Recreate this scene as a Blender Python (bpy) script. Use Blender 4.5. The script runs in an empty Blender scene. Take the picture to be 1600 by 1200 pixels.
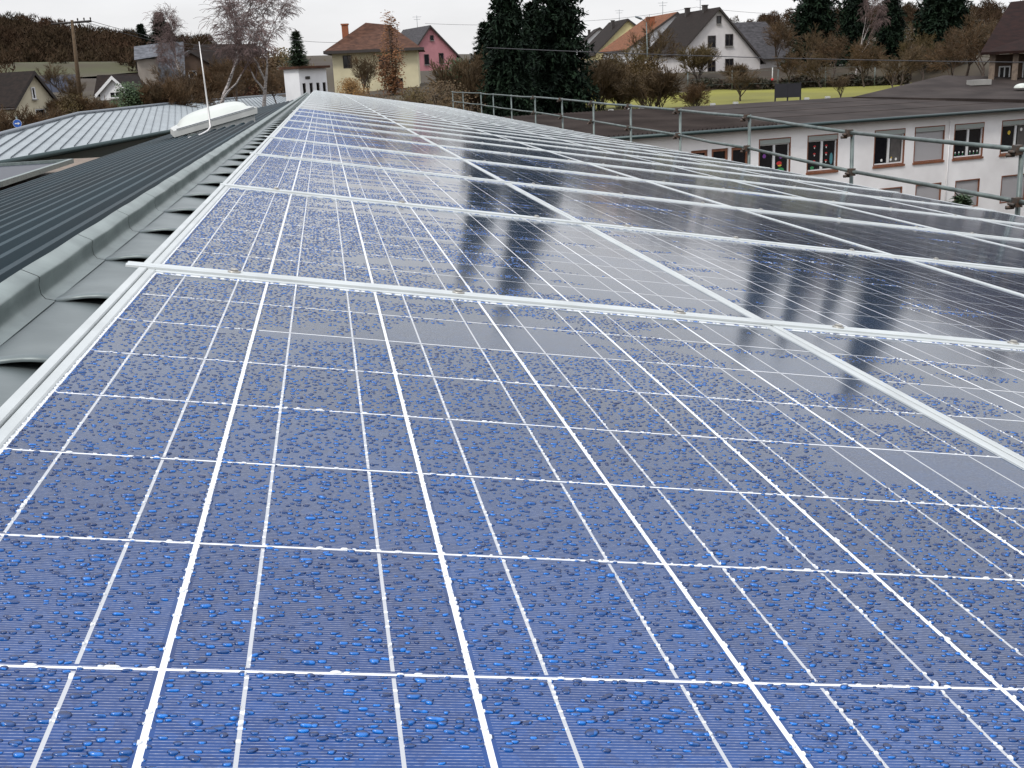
import bpy, math, random
import numpy as np
from mathutils import Vector, Matrix, Euler
S = bpy.context.scene
COL = S.collection
PI = math.pi
R = math.radians
random.seed(7)
rng = np.random.default_rng(11)

# ---------------------------------------------------------------- camera
CZ = 8.6                                   # camera height above the yard
F = 1699.7                                 # focal length in photo pixels (1600 wide)
C2W = np.array([[0.9851659746, -0.0855411922, 0.1487639301],
                [-0.1663481540, -0.2631321680, 0.9503103461],
                [-0.0421461045, -0.9609600234, -0.2734584782]])   # camera x right, y down, z forward
cam_d = bpy.data.cameras.new('camera')
cam = bpy.data.objects.new('camera', cam_d)
COL.objects.link(cam)
cam_d.sensor_width = 36
cam_d.lens = F / 1600 * 36
cam_d.clip_start = 0.02
cam_d.clip_end = 5000
cam.matrix_world = Matrix([[C2W[0][0], -C2W[0][1], -C2W[0][2], 0], [C2W[1][0], -C2W[1][1], -C2W[1][2], 0],
                           [C2W[2][0], -C2W[2][1], -C2W[2][2], CZ], [0, 0, 0, 1]])
S.camera = cam

# ---------------------------------------------------------------- sky and sun
SUN_EL, SUN_AZ = R(50), R(226)             # azimuth clockwise from +Y
w = bpy.data.worlds.new('World')
S.world = w
w.use_nodes = True
nt = w.node_tree
nt.nodes.clear()
def N(tree, typ, **kw):
    n = tree.nodes.new(typ)
    for k, v in kw.items():
        setattr(n, k, v)
    return n
wo = N(nt, 'ShaderNodeOutputWorld'); wb = N(nt, 'ShaderNodeBackground'); wb.inputs['Strength'].default_value = 0.1
sky = N(nt, 'ShaderNodeTexSky', sky_type='NISHITA', sun_disc=False, sun_elevation=SUN_EL, sun_rotation=SUN_AZ)
tc = N(nt, 'ShaderNodeTexCoord'); sx = N(nt, 'ShaderNodeSeparateXYZ'); nt.links.new(tc.outputs['Generated'], sx.inputs[0])
mr = N(nt, 'ShaderNodeMapRange'); mr.inputs['From Min'].default_value = 0.0; mr.inputs['From Max'].default_value = 1.0
nt.links.new(sx.outputs['Z'], mr.inputs['Value'])
ramp = N(nt, 'ShaderNodeValToRGB'); nt.links.new(mr.outputs[0], ramp.inputs[0])
el = ramp.color_ramp.elements
el[0].position = 0.0; el[0].color = (0.79, 0.785, 0.80, 1)
el[1].position = 1.0; el[1].color = (1.7, 1.78, 1.95, 1)
e = el.new(0.12); e.color = (0.845, 0.845, 0.86, 1)
e = el.new(0.26); e.color = (0.93, 0.945, 0.965, 1)
e = el.new(0.55); e.color = (1.22, 1.25, 1.33, 1)
mp = N(nt, 'ShaderNodeMapping'); mp.inputs['Scale'].default_value = (2.2, 2.2, 7)
nt.links.new(tc.outputs['Generated'], mp.inputs[0])
cn = N(nt, 'ShaderNodeTexNoise'); cn.inputs['Scale'].default_value = 1.6; cn.inputs['Detail'].default_value = 5
nt.links.new(mp.outputs[0], cn.inputs['Vector'])
cr = N(nt, 'ShaderNodeMapRange'); cr.inputs['From Min'].default_value = 0.3; cr.inputs['From Max'].default_value = 0.7
cr.inputs['To Min'].default_value = 8.2; cr.inputs['To Max'].default_value = 10.8
nt.links.new(cn.outputs['Fac'], cr.inputs['Value'])
vm = N(nt, 'ShaderNodeVectorMath', operation='SCALE'); nt.links.new(ramp.outputs[0], vm.inputs[0]); nt.links.new(cr.outputs[0], vm.inputs['Scale'])
mx = N(nt, 'ShaderNodeMix', data_type='RGBA'); mx.inputs[0].default_value = 0.93
nt.links.new(sky.outputs[0], mx.inputs[6]); nt.links.new(vm.outputs[0], mx.inputs[7])
nt.links.new(mx.outputs[2], wb.inputs['Color']); nt.links.new(wb.outputs[0], wo.inputs[0])

sl = bpy.data.lights.new('sun', 'SUN'); sl.energy = 1.5; sl.angle = R(10); sl.color = (1.0, 0.96, 0.9)
so = bpy.data.objects.new('sun', sl); COL.objects.link(so); so.location = (0, 0, 60)
sd = Vector((math.sin(SUN_AZ) * math.cos(SUN_EL), math.cos(SUN_AZ) * math.cos(SUN_EL), math.sin(SUN_EL)))
so.rotation_euler = sd.to_track_quat('Z', 'Y').to_euler()
S.view_settings.view_transform = 'Standard'
S.view_settings.look = 'None'
S.view_settings.exposure = 0.22
S.view_settings.gamma = 1.0
S.render.engine = 'CYCLES'
S.cycles.max_bounces = 10
S.cycles.transmission_bounces = 8
S.cycles.sample_clamp_indirect = 6

# ---------------------------------------------------------------- pixel / place helpers
def ray(px, py):
    d = C2W @ np.array([(px - 800) / F, (py - 600) / F, 1.0])
    return d / np.linalg.norm(d)
def at(px, py, D):
    d = ray(px, py); k = D / math.hypot(d[0], d[1])
    return Vector((d[0] * k, d[1] * k, CZ + d[2] * k))
def on_z(px, py, z):                       # the point of that line of sight at height z relative to the camera
    d = ray(px, py); k = z / d[2]
    return Vector((d[0] * k, d[1] * k, CZ + z))
TH = R(9.5)
ct, st = math.cos(TH), math.sin(TH)
CU, CV, CH = 0.2175, -1.6183, 0.29315      # camera in roof coordinates
RU = Vector((ct, 0, -st)); RN = Vector((st, 0, ct))
RO = Vector((0, 0, CZ)) - RU * CU - Vector((0, 1, 0)) * CV - RN * CH
RM = Matrix.Translation(RO) @ Matrix.Rotation(TH, 4, 'Y')
def rw(u, v, h):
    return RO + RU * u + Vector((0, v, 0)) + RN * h

# ---------------------------------------------------------------- mesh helpers
class MB:
    def __init__(self):
        self.v = []; self.f = []; self.s = []
    def add(self, vs, fs, smooth=False):
        o = len(self.v)
        self.v += [tuple(p) for p in vs]
        self.f += [tuple(i + o for i in f) for f in fs]
        self.s += [smooth] * len(fs)
        return self
    def box(self, x0, x1, y0, y1, z0, z1, m=None):
        vs = [Vector((x, y, z)) for x in (x0, x1) for y in (y0, y1) for z in (z0, z1)]
        if m is not None: vs = [m @ p for p in vs]
        return self.add(vs, [(0, 1, 3, 2), (4, 6, 7, 5), (0, 4, 5, 1), (2, 3, 7, 6), (0, 2, 6, 4), (1, 5, 7, 3)])
    def tube(self, pts, rad, n=8, caps=True, smooth=True):
        pts = [Vector(p) for p in pts]
        if not hasattr(rad, '__len__'): rad = [rad] * len(pts)
        rings = []; ref = None
        for i, p in enumerate(pts):
            a = pts[min(i + 1, len(pts) - 1)] - pts[max(i - 1, 0)]
            a = a.normalized() if a.length > 1e-9 else Vector((0, 0, 1))
            if ref is None:
                ref = a.orthogonal().normalized()
            ref = (ref - a * ref.dot(a))
            ref = ref.normalized() if ref.length > 1e-6 else a.orthogonal().normalized()
            b = a.cross(ref)
            rings.append([p + (ref * math.cos(2 * PI * k / n) + b * math.sin(2 * PI * k / n)) * rad[i] for k in range(n)])
        fs = []
        for i in range(len(pts) - 1):
            for k in range(n):
                fs.append((i * n + k, i * n + (k + 1) % n, (i + 1) * n + (k + 1) % n, (i + 1) * n + k))
        if caps:
            fs += [tuple(range(n - 1, -1, -1)), tuple((len(pts) - 1) * n + k for k in range(n))]
        return self.add([q for r in rings for q in r], fs, smooth)
    def prism(self, prof, axis_pts):       # closed profile [(a,b)] swept between frames [(origin, A, B)]
        n = len(prof); vs = []
        for o, A, B in axis_pts:
            vs += [o + A * a + B * b for a, b in prof]
        fs = []
        for i in range(len(axis_pts) - 1):
            for k in range(n):
                fs.append((i * n + k, i * n + (k + 1) % n, (i + 1) * n + (k + 1) % n, (i + 1) * n + k))
        fs += [tuple(range(n - 1, -1, -1)), tuple((len(axis_pts) - 1) * n + k for k in range(n))]
        return self.add(vs, fs)
    def mesh(self, name, mat=None):
        me = bpy.data.meshes.new(name)
        me.from_pydata(self.v, [], self.f)
        me.polygons.foreach_set('use_smooth', self.s)
        if mat: me.materials.append(mat)
        me.update()
        return me
def link(name, data, parent=None, mw=None):
    o = bpy.data.objects.new(name, data); COL.objects.link(o)
    if parent: o.parent = parent
    if mw is not None:
        if isinstance(mw, Vector): o.location = mw
        else: o.matrix_local = mw
    return o
def obj(name, mb, mat, parent=None, mw=None):
    return link(name, mb.mesh(name, mat), parent, mw)
def tag(o, label=None, cat=None, group=None, kind=None):
    if label: o['label'] = label
    if cat: o['category'] = cat
    if group: o['group'] = group
    if kind: o['kind'] = kind
    return o
def thing(name, label, cat, loc=(0, 0, 0), rz=0, group=None):
    o = bpy.data.objects.new(name, None); COL.objects.link(o)
    o.location = loc; o.rotation_euler = (0, 0, rz); o.empty_display_size = 0.2
    return tag(o, label, cat, group)
def copy_tree(o, parent=None):
    c = o.copy(); COL.objects.link(c)
    if parent: c.parent = parent
    for ch in list(o.children): copy_tree(ch, c)
    return c
def npmesh(name, V, faces, mat, smooth=True):
    """V (n,3); faces: (m,k) int array"""
    me = bpy.data.meshes.new(name)
    V = np.ascontiguousarray(V, np.float32); faces = np.ascontiguousarray(faces, np.int32)
    me.vertices.add(len(V)); me.vertices.foreach_set('co', V.ravel())
    k = faces.shape[1]
    me.loops.add(faces.size); me.loops.foreach_set('vertex_index', faces.ravel())
    me.polygons.add(len(faces))
    me.polygons.foreach_set('loop_start', np.arange(0, faces.size, k, dtype=np.int32))
    me.polygons.foreach_set('loop_total', np.full(len(faces), k, np.int32))
    me.polygons.foreach_set('use_smooth', np.full(len(faces), smooth))
    me.update(calc_edges=True); me.materials.append(mat)
    return me

# ---------------------------------------------------------------- materials
def mat(name, col, rough=0.7, metal=0.0, var=0.0, vscale=3.0, col2=None, bump=0.0, bscale=40.0, spec=0.5, coords='Object', stretch=(1, 1, 1), detail=4, lo=.35, hi=.65, wet=0.0):
    m = bpy.data.materials.new(name); m.use_nodes = True
    t = m.node_tree; b = t.nodes['Principled BSDF']
    b.inputs['Base Color'].default_value = (*col, 1); b.inputs['Roughness'].default_value = rough
    b.inputs['Metallic'].default_value = metal; b.inputs['Specular IOR Level'].default_value = spec
    tcn = N(t, 'ShaderNodeTexCoord'); mpn = N(t, 'ShaderNodeMapping'); mpn.inputs['Scale'].default_value = stretch
    t.links.new(tcn.outputs[coords], mpn.inputs[0])
    if col2 is not None or var:
        if col2 is None: col2 = tuple(max(0, c * (1 - var)) for c in col)
        n = N(t, 'ShaderNodeTexNoise'); n.inputs['Scale'].default_value = vscale; n.inputs['Detail'].default_value = detail
        t.links.new(mpn.outputs[0], n.inputs['Vector'])
        r = N(t, 'ShaderNodeMapRange'); r.inputs['From Min'].default_value = lo; r.inputs['From Max'].default_value = hi
        t.links.new(n.outputs['Fac'], r.inputs['Value'])
        x = N(t, 'ShaderNodeMix', data_type='RGBA'); t.links.new(r.outputs[0], x.inputs[0])
        x.inputs[6].default_value = (*col, 1); x.inputs[7].default_value = (*col2, 1)
        t.links.new(x.outputs[2], b.inputs['Base Color'])
    if wet:                                # rain lying in patches: smoother where it is wet
        n3 = N(t, 'ShaderNodeTexNoise'); n3.inputs['Scale'].default_value = vscale * 2.3; n3.inputs['Detail'].default_value = 6
        t.links.new(mpn.outputs[0], n3.inputs['Vector'])
        r3_ = N(t, 'ShaderNodeMapRange'); r3_.inputs['From Min'].default_value = .42; r3_.inputs['From Max'].default_value = .60; r3_.inputs['To Min'].default_value = rough; r3_.inputs['To Max'].default_value = wet
        t.links.new(n3.outputs['Fac'], r3_.inputs['Value']); t.links.new(r3_.outputs[0], b.inputs['Roughness'])
    if bump:
        n2 = N(t, 'ShaderNodeTexNoise'); n2.inputs['Scale'].default_value = bscale; n2.inputs['Detail'].default_value = 3
        t.links.new(mpn.outputs[0], n2.inputs['Vector'])
        bp = N(t, 'ShaderNodeBump'); bp.inputs['Strength'].default_value = bump; bp.inputs['Distance'].default_value = 0.01
        t.links.new(n2.outputs['Fac'], bp.inputs['Height']); t.links.new(bp.outputs[0], b.inputs['Normal'])
    return m
def math_n(t, op, a, b=None, c=None, clamp=False):
    n = N(t, 'ShaderNodeMath', operation=op); n.use_clamp = clamp
    for i, x in enumerate((a, b, c)):
        if x is None: continue
        if isinstance(x, (int, float)): n.inputs[i].default_value = x
        else: t.links.new(x, n.inputs[i])
    return n.outputs[0]

CELL = 0.158
def cell_material():
    m = bpy.data.materials.new('solar_cells_under_glass'); m.use_nodes = True
    t = m.node_tree; b = t.nodes['Principled BSDF']; L = t.links.new
    tcn = N(t, 'ShaderNodeTexCoord'); s = N(t, 'ShaderNodeSeparateXYZ'); L(tcn.outputs['Object'], s.inputs[0])
    X = math_n(t, 'DIVIDE', math_n(t, 'SUBTRACT', s.outputs[0], 0.003), CELL); Y = math_n(t, 'DIVIDE', s.outputs[1], CELL)
    fx = math_n(t, 'FRACT', X); fy = math_n(t, 'FRACT', math_n(t, 'ADD', Y, 20.0))
    ex = math_n(t, 'MULTIPLY', math_n(t, 'MINIMUM', fx, math_n(t, 'SUBTRACT', 1.0, fx)), CELL)
    ey = math_n(t, 'MULTIPLY', math_n(t, 'MINIMUM', fy, math_n(t, 'SUBTRACT', 1.0, fy)), CELL)
    gap = math_n(t, 'MAXIMUM', math_n(t, 'LESS_THAN', ex, 0.0017), math_n(t, 'LESS_THAN', ey, 0.00115))
    # outside the cell field: white back sheet
    out = math_n(t, 'MAXIMUM', math_n(t, 'MAXIMUM', math_n(t, 'LESS_THAN', X, 0.0), math_n(t, 'GREATER_THAN', X, 6.0)),
                 math_n(t, 'MAXIMUM', math_n(t, 'GREATER_THAN', Y, 0.0), math_n(t, 'LESS_THAN', Y, -8.0)))
    gap = math_n(t, 'MAXIMUM', gap, out)
    d1 = math_n(t, 'ABSOLUTE', math_n(t, 'SUBTRACT', fx, 0.264)); d2 = math_n(t, 'ABSOLUTE', math_n(t, 'SUBTRACT', fx, 0.736))
    bus = math_n(t, 'LESS_THAN', math_n(t, 'MINIMUM', d1, d2), 0.0068)
    bus = math_n(t, 'MULTIPLY', bus, math_n(t, 'GREATER_THAN', ey, 0.0035))
    # fine silver fingers, 2.4 mm apart, broken up by a noise
    fn = math_n(t, 'FRACT', math_n(t, 'DIVIDE', s.outputs[1], 0.0024))
    fl = math_n(t, 'LESS_THAN', fn, 0.13)
    nz = N(t, 'ShaderNodeTexNoise'); nz.inputs['Scale'].default_value = 330; nz.inputs['Detail'].default_value = 1
    L(tcn.outputs['Object'], nz.inputs['Vector'])
    fing = math_n(t, 'MULTIPLY', fl, math_n(t, 'MULTIPLY_ADD', nz.outputs['Fac'], 1.6, -0.2, clamp=True))
    fing = math_n(t, 'MULTIPLY', fing, math_n(t, 'GREATER_THAN', ex, 0.004))
    # multicrystalline grain
    vo = N(t, 'ShaderNodeTexVoronoi'); vo.inputs['Scale'].default_value = 95; L(tcn.outputs['Object'], vo.inputs['Vector'])
    oi = N(t, 'ShaderNodeObjectInfo')
    cellid = N(t, 'ShaderNodeCombineXYZ'); L(math_n(t, 'FLOOR', X), cellid.inputs[0]); L(math_n(t, 'FLOOR', Y), cellid.inputs[1]); L(oi.outputs['Random'], cellid.inputs[2])
    wn = N(t, 'ShaderNodeTexWhiteNoise'); L(cellid.outputs[0], wn.inputs['Vector'])
    sep = N(t, 'ShaderNodeSeparateColor'); L(vo.outputs['Color'], sep.inputs[0])
    g = math_n(t, 'ADD', math_n(t, 'MULTIPLY', sep.outputs[0], 0.5), math_n(t, 'MULTIPLY', wn.outputs['Value'], 0.55))
    cm = N(t, 'ShaderNodeMix', data_type='RGBA'); L(g, cm.inputs[0])
    cm.inputs[6].default_value = (0.002, 0.013, 0.036, 1); cm.inputs[7].default_value = (0.003, 0.024, 0.064, 1)
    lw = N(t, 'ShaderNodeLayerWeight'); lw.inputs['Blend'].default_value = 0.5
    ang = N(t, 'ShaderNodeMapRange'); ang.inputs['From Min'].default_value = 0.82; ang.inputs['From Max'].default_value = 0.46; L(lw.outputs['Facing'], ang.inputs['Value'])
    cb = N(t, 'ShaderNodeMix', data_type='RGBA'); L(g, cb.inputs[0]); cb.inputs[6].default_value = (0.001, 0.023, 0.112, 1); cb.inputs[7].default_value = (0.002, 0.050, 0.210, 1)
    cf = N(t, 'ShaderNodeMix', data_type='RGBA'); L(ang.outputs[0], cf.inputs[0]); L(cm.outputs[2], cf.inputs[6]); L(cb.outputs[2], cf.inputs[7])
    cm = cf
    m2 = N(t, 'ShaderNodeMix', data_type='RGBA'); L(math_n(t, 'MULTIPLY', fing, 0.50), m2.inputs[0]); L(cm.outputs[2], m2.inputs[6]); m2.inputs[7].default_value = (0.75, 0.76, 0.8, 1)
    m3 = N(t, 'ShaderNodeMix', data_type='RGBA'); L(bus, m3.inputs[0]); L(m2.outputs[2], m3.inputs[6]); m3.inputs[7].default_value = (0.42, 0.43, 0.45, 1)
    m4 = N(t, 'ShaderNodeMix', data_type='RGBA'); L(gap, m4.inputs[0]); L(m3.outputs[2], m4.inputs[6]); m4.inputs[7].default_value = (0.74, 0.75, 0.77, 1)
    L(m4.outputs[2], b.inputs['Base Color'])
    b.inputs['Roughness'].default_value = 0.6; b.inputs['Specular IOR Level'].default_value = 0.0
    b.inputs['Coat Weight'].default_value = 1.0; b.inputs['Coat IOR'].default_value = 1.41; b.inputs['Coat Roughness'].default_value = 0.10
    nb = N(t, 'ShaderNodeTexNoise'); nb.inputs['Scale'].default_value = 6; nb.inputs['Detail'].default_value = 2; L(tcn.outputs['Object'], nb.inputs['Vector'])
    bp = N(t, 'ShaderNodeBump'); bp.inputs['Strength'].default_value = 0.02; bp.inputs['Distance'].default_value = 0.01
    L(nb.outputs['Fac'], bp.inputs['Height']); L(bp.outputs[0], b.inputs['Coat Normal'])
    return m
M = {}
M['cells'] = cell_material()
M['alu'] = mat('anodised_aluminium', (0.53, 0.555, 0.548), 0.40, 0.3, var=0.15, vscale=9, bump=0.05, bscale=300)
M['steel'] = mat('bolt_steel', (0.42, 0.40, 0.36), 0.35, 0.9)
M['zinc'] = mat('weathered_zinc', (0.16, 0.185, 0.185), 0.42, 0.35, vscale=6, col2=(0.115, 0.137, 0.138), detail=6, bump=0.06, bscale=25)
M['zinc_light'] = mat('zinc_flashing', (0.200, 0.240, 0.228), 0.42, 0.3, vscale=9, col2=(0.135, 0.165, 0.158), detail=6, bump=0.06, bscale=30)
M['dark_gap'] = mat('painted_gap_shade', (0.012, 0.014, 0.016), 0.8)  # near-black colour puts the shade of the laps and seams into the backing
M['roof_blue'] = mat('anthracite_trapezoid_sheet', (0.009, 0.030, 0.041), 0.5, 0.0, vscale=1.2, col2=(0.006, 0.017, 0.023), spec=.10, stretch=(1, .15, 1), detail=6)
M['roof_lightzinc'] = mat('light_zinc_standing_seam', (0.27, 0.30, 0.31), 0.5, 0.0, vscale=.7, col2=(0.23, 0.255, 0.265))
M['seam_dark'] = mat('seam_grey', (0.15, 0.17, 0.19), 0.5, 0.3)
M['gutter'] = mat('dark_green_grey_gutter', (0.035, 0.055, 0.055), 0.4, 0.4)
M['tan'] = mat('bleached_timber_fascia', (0.20, 0.15, 0.11), 0.8, vscale=5, col2=(0.12, 0.09, 0.07))
M['dark_glass'] = mat('dark_roof_glazing', (0.010, 0.014, 0.03), 0.35, spec=.2)
M['dome'] = mat('opal_acrylic', (0.50, 0.52, 0.475), 0.35, var=.08, vscale=2)
M['white_metal'] = mat('white_coated_metal', (0.50, 0.505, 0.48), 0.5, vscale=5, var=.15)
M['rod'] = mat('galvanised_rod', (0.62, 0.60, 0.58), 0.4, 0.4)
M['scaff'] = mat('galvanised_scaffold_tube', (0.15, 0.18, 0.17), 0.45, 0.4, vscale=7, col2=(0.085, 0.105, 0.10))
M['scaff_dark'] = mat('rusty_scaffold_coupler', (0.07, 0.065, 0.06), 0.6, 0.4, vscale=30, col2=(0.10, 0.06, 0.04))
M['school_wall'] = mat('stained_white_render', (0.88, 0.86, 0.85), 0.9, vscale=.55, col2=(0.74, 0.715, 0.705), bump=0.15, bscale=12, detail=8)
M['school_roof'] = mat('dark_bitumen_roofing', (0.047, 0.037, 0.033), 0.9, vscale=.5, col2=(0.025, 0.019, 0.017), bump=.3, bscale=6, detail=8, spec=.15)
M['brown_frame'] = mat('reddish_brown_wood', (0.24, 0.09, 0.045), 0.6, vscale=6, var=.3)
M['white_frame'] = mat('white_window_plastic', (0.68, 0.68, 0.68), 0.5)
M['shutter'] = mat('grey_roller_slats', (0.36, 0.345, 0.35), 0.6)
M['shutter_box'] = mat('grey_green_shutter_box', (0.33, 0.36, 0.34), 0.6)
M['pane'] = mat('window_glass', (0.012, 0.012, 0.015), 0.06)
for k, c in dict(deco_red=(0.5, 0.03, 0.03), deco_white=(0.75, 0.75, 0.72), deco_green=(0.03, 0.22, 0.08), deco_yellow=(0.6, 0.42, 0.05), deco_violet=(0.2, 0.06, 0.3), deco_teal=(0.07, 0.22, 0.25)).items():
    M[k] = mat(k + '_paper', c, 0.8)
def wallm(n, c, v=.15): return mat(n, c, 0.9, var=v, vscale=.8, bump=.1, bscale=8)
M['w_white'] = wallm('house_white_render', (0.74, 0.74, 0.75)); M['w_cream'] = wallm('house_cream_render', (0.60, 0.54, 0.40))
M['w_yellow'] = wallm('house_pale_yellow_render', (0.66, 0.57, 0.30)); M['w_ochre'] = wallm('house_yellow_render', (0.60, 0.54, 0.36))
M['w_pink'] = wallm('house_pink_render', (0.45, 0.20, 0.22)); M['w_grey'] = wallm('house_grey_cladding', (0.62, 0.59, 0.58))
M['w_stone'] = wallm('house_stone_render', (0.33, 0.29, 0.25), .3); M['w_brown'] = wallm('brown_boarding', (0.13, 0.085, 0.06), .4)
M['w_red'] = wallm('reddish_boarding', (0.15, 0.055, 0.04), .4)
def roofm(n, c): return mat(n, c, 0.85, var=.5, vscale=2.2, bump=.8, bscale=4, stretch=(1, 1, 3), spec=.2, detail=9)
M['r_slate'] = roofm('slate_tiles', (0.070, 0.066, 0.070)); M['r_dark'] = roofm('dark_brown_tiles', (0.019, 0.012, 0.009))
M['r_orange'] = roofm('orange_clay_tiles', (0.20, 0.078, 0.036)); M['r_brown'] = roofm('brown_clay_tiles', (0.098, 0.046, 0.029))
M['r_redbrown'] = roofm('red_brown_tiles', (0.020, 0.007, 0.005)); M['r_grey'] = roofm('grey_fibre_slates', (0.135, 0.14, 0.155))
M['brick'] = mat('orange_brick', (0.30, 0.10, 0.045), 0.85, var=.3, vscale=12)
M['house_dark'] = mat('dark_window_wood', (0.035, 0.028, 0.025), 0.6)
M['bark'] = mat('brown_bark', (0.085, 0.062, 0.048), 0.9, var=.4, vscale=8)
M['birch_bark'] = mat('white_birch_bark', (0.42, 0.38, 0.36), 0.8, vscale=5, col2=(0.07, 0.06, 0.055), stretch=(1, 1, 3), lo=.5, hi=.62)
def twm(n, a, b2): return mat(n, a, 0.9, vscale=.9, col2=b2)
M['twig_red'] = twm('reddish_winter_twigs', (0.105, 0.056, 0.021), (0.060, 0.037, 0.016))
M['twig_brown'] = twm('brown_winter_twigs', (0.105, 0.066, 0.028), (0.062, 0.040, 0.018))
M['twig_olive'] = twm('olive_winter_twigs', (0.115, 0.082, 0.026), (0.065, 0.044, 0.018))
M['twig_grey'] = twm('grey_brown_birch_twigs', (0.17, 0.115, 0.105), (0.11, 0.075, 0.07))
M['leaf_rust'] = twm('rusty_dead_leaves', (0.20, 0.085, 0.03), (0.11, 0.05, 0.02))
M['needle'] = mat('dark_spruce_needles', (0.013, 0.028, 0.013), 0.9, vscale=1.3, col2=(0.006, 0.012, 0.008), spec=.2)
M['needle2'] = mat('green_pine_needles', (0.035, 0.062, 0.024), 0.8, vscale=1.3, col2=(0.016, 0.028, 0.014))
M['leaf_green'] = mat('evergreen_leaves', (0.05, 0.085, 0.025), 0.7, vscale=3, col2=(0.02, 0.04, 0.015))
M['lawn'] = mat('mown_winter_lawn', (0.180, 0.170, 0.012), 0.95, vscale=.09, col2=(0.120, 0.112, 0.012), coords='Object', bump=.4, bscale=3, detail=9)
M['ground'] = mat('rough_winter_ground', (0.042, 0.031, 0.012), 0.95, vscale=.05, col2=(0.03, 0.018, 0.009), bump=.3, bscale=1, detail=9)
M['meadow'] = mat('pale_meadow', (0.050, 0.054, 0.012), 0.95, vscale=.045, col2=(0.035, 0.021, 0.009), detail=8)
M['wood_far'] = mat('wooded_hill_twigs', (0.056, 0.033, 0.020), 0.95, vscale=.04, col2=(0.030, 0.023, 0.012), detail=6, spec=.1)
M['reed'] = mat('dry_straw_grass', (0.30, 0.17, 0.055), 0.9, vscale=.8, col2=(0.15, 0.085, 0.035))
M['hedge'] = mat('dark_hedge', (0.03, 0.032, 0.018), 0.9, vscale=1, col2=(0.05, 0.03, 0.02))
M['post_wood'] = mat('weathered_pole_wood', (0.10, 0.065, 0.035), 0.9, var=.3, vscale=6)
M['sign_blue'] = mat('traffic_sign_blue', (0.02, 0.10, 0.42), 0.4)
M['board'] = mat('black_board', (0.012, 0.011, 0.016), 0.6, var=.3, vscale=2)
M['cable'] = mat('black_cable_sheath', (0.05, 0.05, 0.055), 0.6)
M['concrete'] = mat('grey_concrete', (0.30, 0.29, 0.27), 0.9, var=.25, vscale=1)

# water: nearly opaque drops; the cell or gap seen through them is painted on
mw_ = bpy.data.materials.new('rain_water'); mw_.use_nodes = True
t = mw_.node_tree; b = t.nodes['Principled BSDF']; L = t.links.new
tcn = N(t, 'ShaderNodeTexCoord'); s_ = N(t, 'ShaderNodeSeparateXYZ'); L(tcn.outputs['Object'], s_.inputs[0])
PQ = 0.9734
pu = math_n(t, 'SUBTRACT', math_n(t, 'MULTIPLY', math_n(t, 'FRACT', math_n(t, 'DIVIDE', math_n(t, 'ADD', s_.outputs[0], 0.0109), PQ)), PQ), 0.0109 + 0.003)
fx = math_n(t, 'FRACT', math_n(t, 'ADD', math_n(t, 'DIVIDE', pu, CELL), 10.0))
ex = math_n(t, 'MULTIPLY', math_n(t, 'MINIMUM', fx, math_n(t, 'SUBTRACT', 1.0, fx)), CELL)
dm = math_n(t, 'MINIMUM', math_n(t, 'ABSOLUTE', math_n(t, 'SUBTRACT', fx, 0.264)), math_n(t, 'ABSOLUTE', math_n(t, 'SUBTRACT', fx, 0.736)))
pv = math_n(t, 'FRACT', math_n(t, 'ADD', math_n(t, 'DIVIDE', s_.outputs[1], 1.332), 10.0))
yv = math_n(t, 'MULTIPLY', pv, 1.332)                         # distance above the row joint; cell rows end at the next joint
fy = math_n(t, 'FRACT', math_n(t, 'ADD', math_n(t, 'DIVIDE', math_n(t, 'SUBTRACT', yv, 1.332), CELL), 20.0))
ey = math_n(t, 'MULTIPLY', math_n(t, 'MINIMUM', fy, math_n(t, 'SUBTRACT', 1.0, fy)), CELL)
wh = math_n(t, 'MAXIMUM', math_n(t, 'MAXIMUM', math_n(t, 'LESS_THAN', ex, 0.0023), math_n(t, 'LESS_THAN', ey, 0.0014)), math_n(t, 'LESS_THAN', dm, 0.0078))
wn = N(t, 'ShaderNodeTexVoronoi'); wn.inputs['Scale'].default_value = 150; L(tcn.outputs['Object'], wn.inputs['Vector'])
sp = N(t, 'ShaderNodeSeparateColor'); L(wn.outputs['Color'], sp.inputs[0])
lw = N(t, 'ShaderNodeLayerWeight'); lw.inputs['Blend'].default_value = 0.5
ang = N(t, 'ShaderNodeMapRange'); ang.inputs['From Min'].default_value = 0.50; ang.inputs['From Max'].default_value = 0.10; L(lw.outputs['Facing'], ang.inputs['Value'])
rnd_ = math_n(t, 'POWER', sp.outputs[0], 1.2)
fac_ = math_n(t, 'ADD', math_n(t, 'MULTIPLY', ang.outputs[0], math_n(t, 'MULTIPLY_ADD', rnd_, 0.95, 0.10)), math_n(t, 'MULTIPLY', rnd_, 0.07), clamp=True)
c1 = N(t, 'ShaderNodeMix', data_type='RGBA'); L(fac_, c1.inputs[0]); c1.inputs[6].default_value = (0.003, 0.013, 0.070, 1); c1.inputs[7].default_value = (0.004, 0.200, 0.70, 1)  # light focused in a drop painted as brighter blue where it faces the view
c2 = N(t, 'ShaderNodeMix', data_type='RGBA'); L(wh, c2.inputs[0]); L(c1.outputs[2], c2.inputs[6]); c2.inputs[7].default_value = (0.74, 0.76, 0.78, 1)
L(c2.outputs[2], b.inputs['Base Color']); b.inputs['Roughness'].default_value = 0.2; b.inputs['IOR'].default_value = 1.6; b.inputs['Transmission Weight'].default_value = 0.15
M['water'] = mw_

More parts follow.
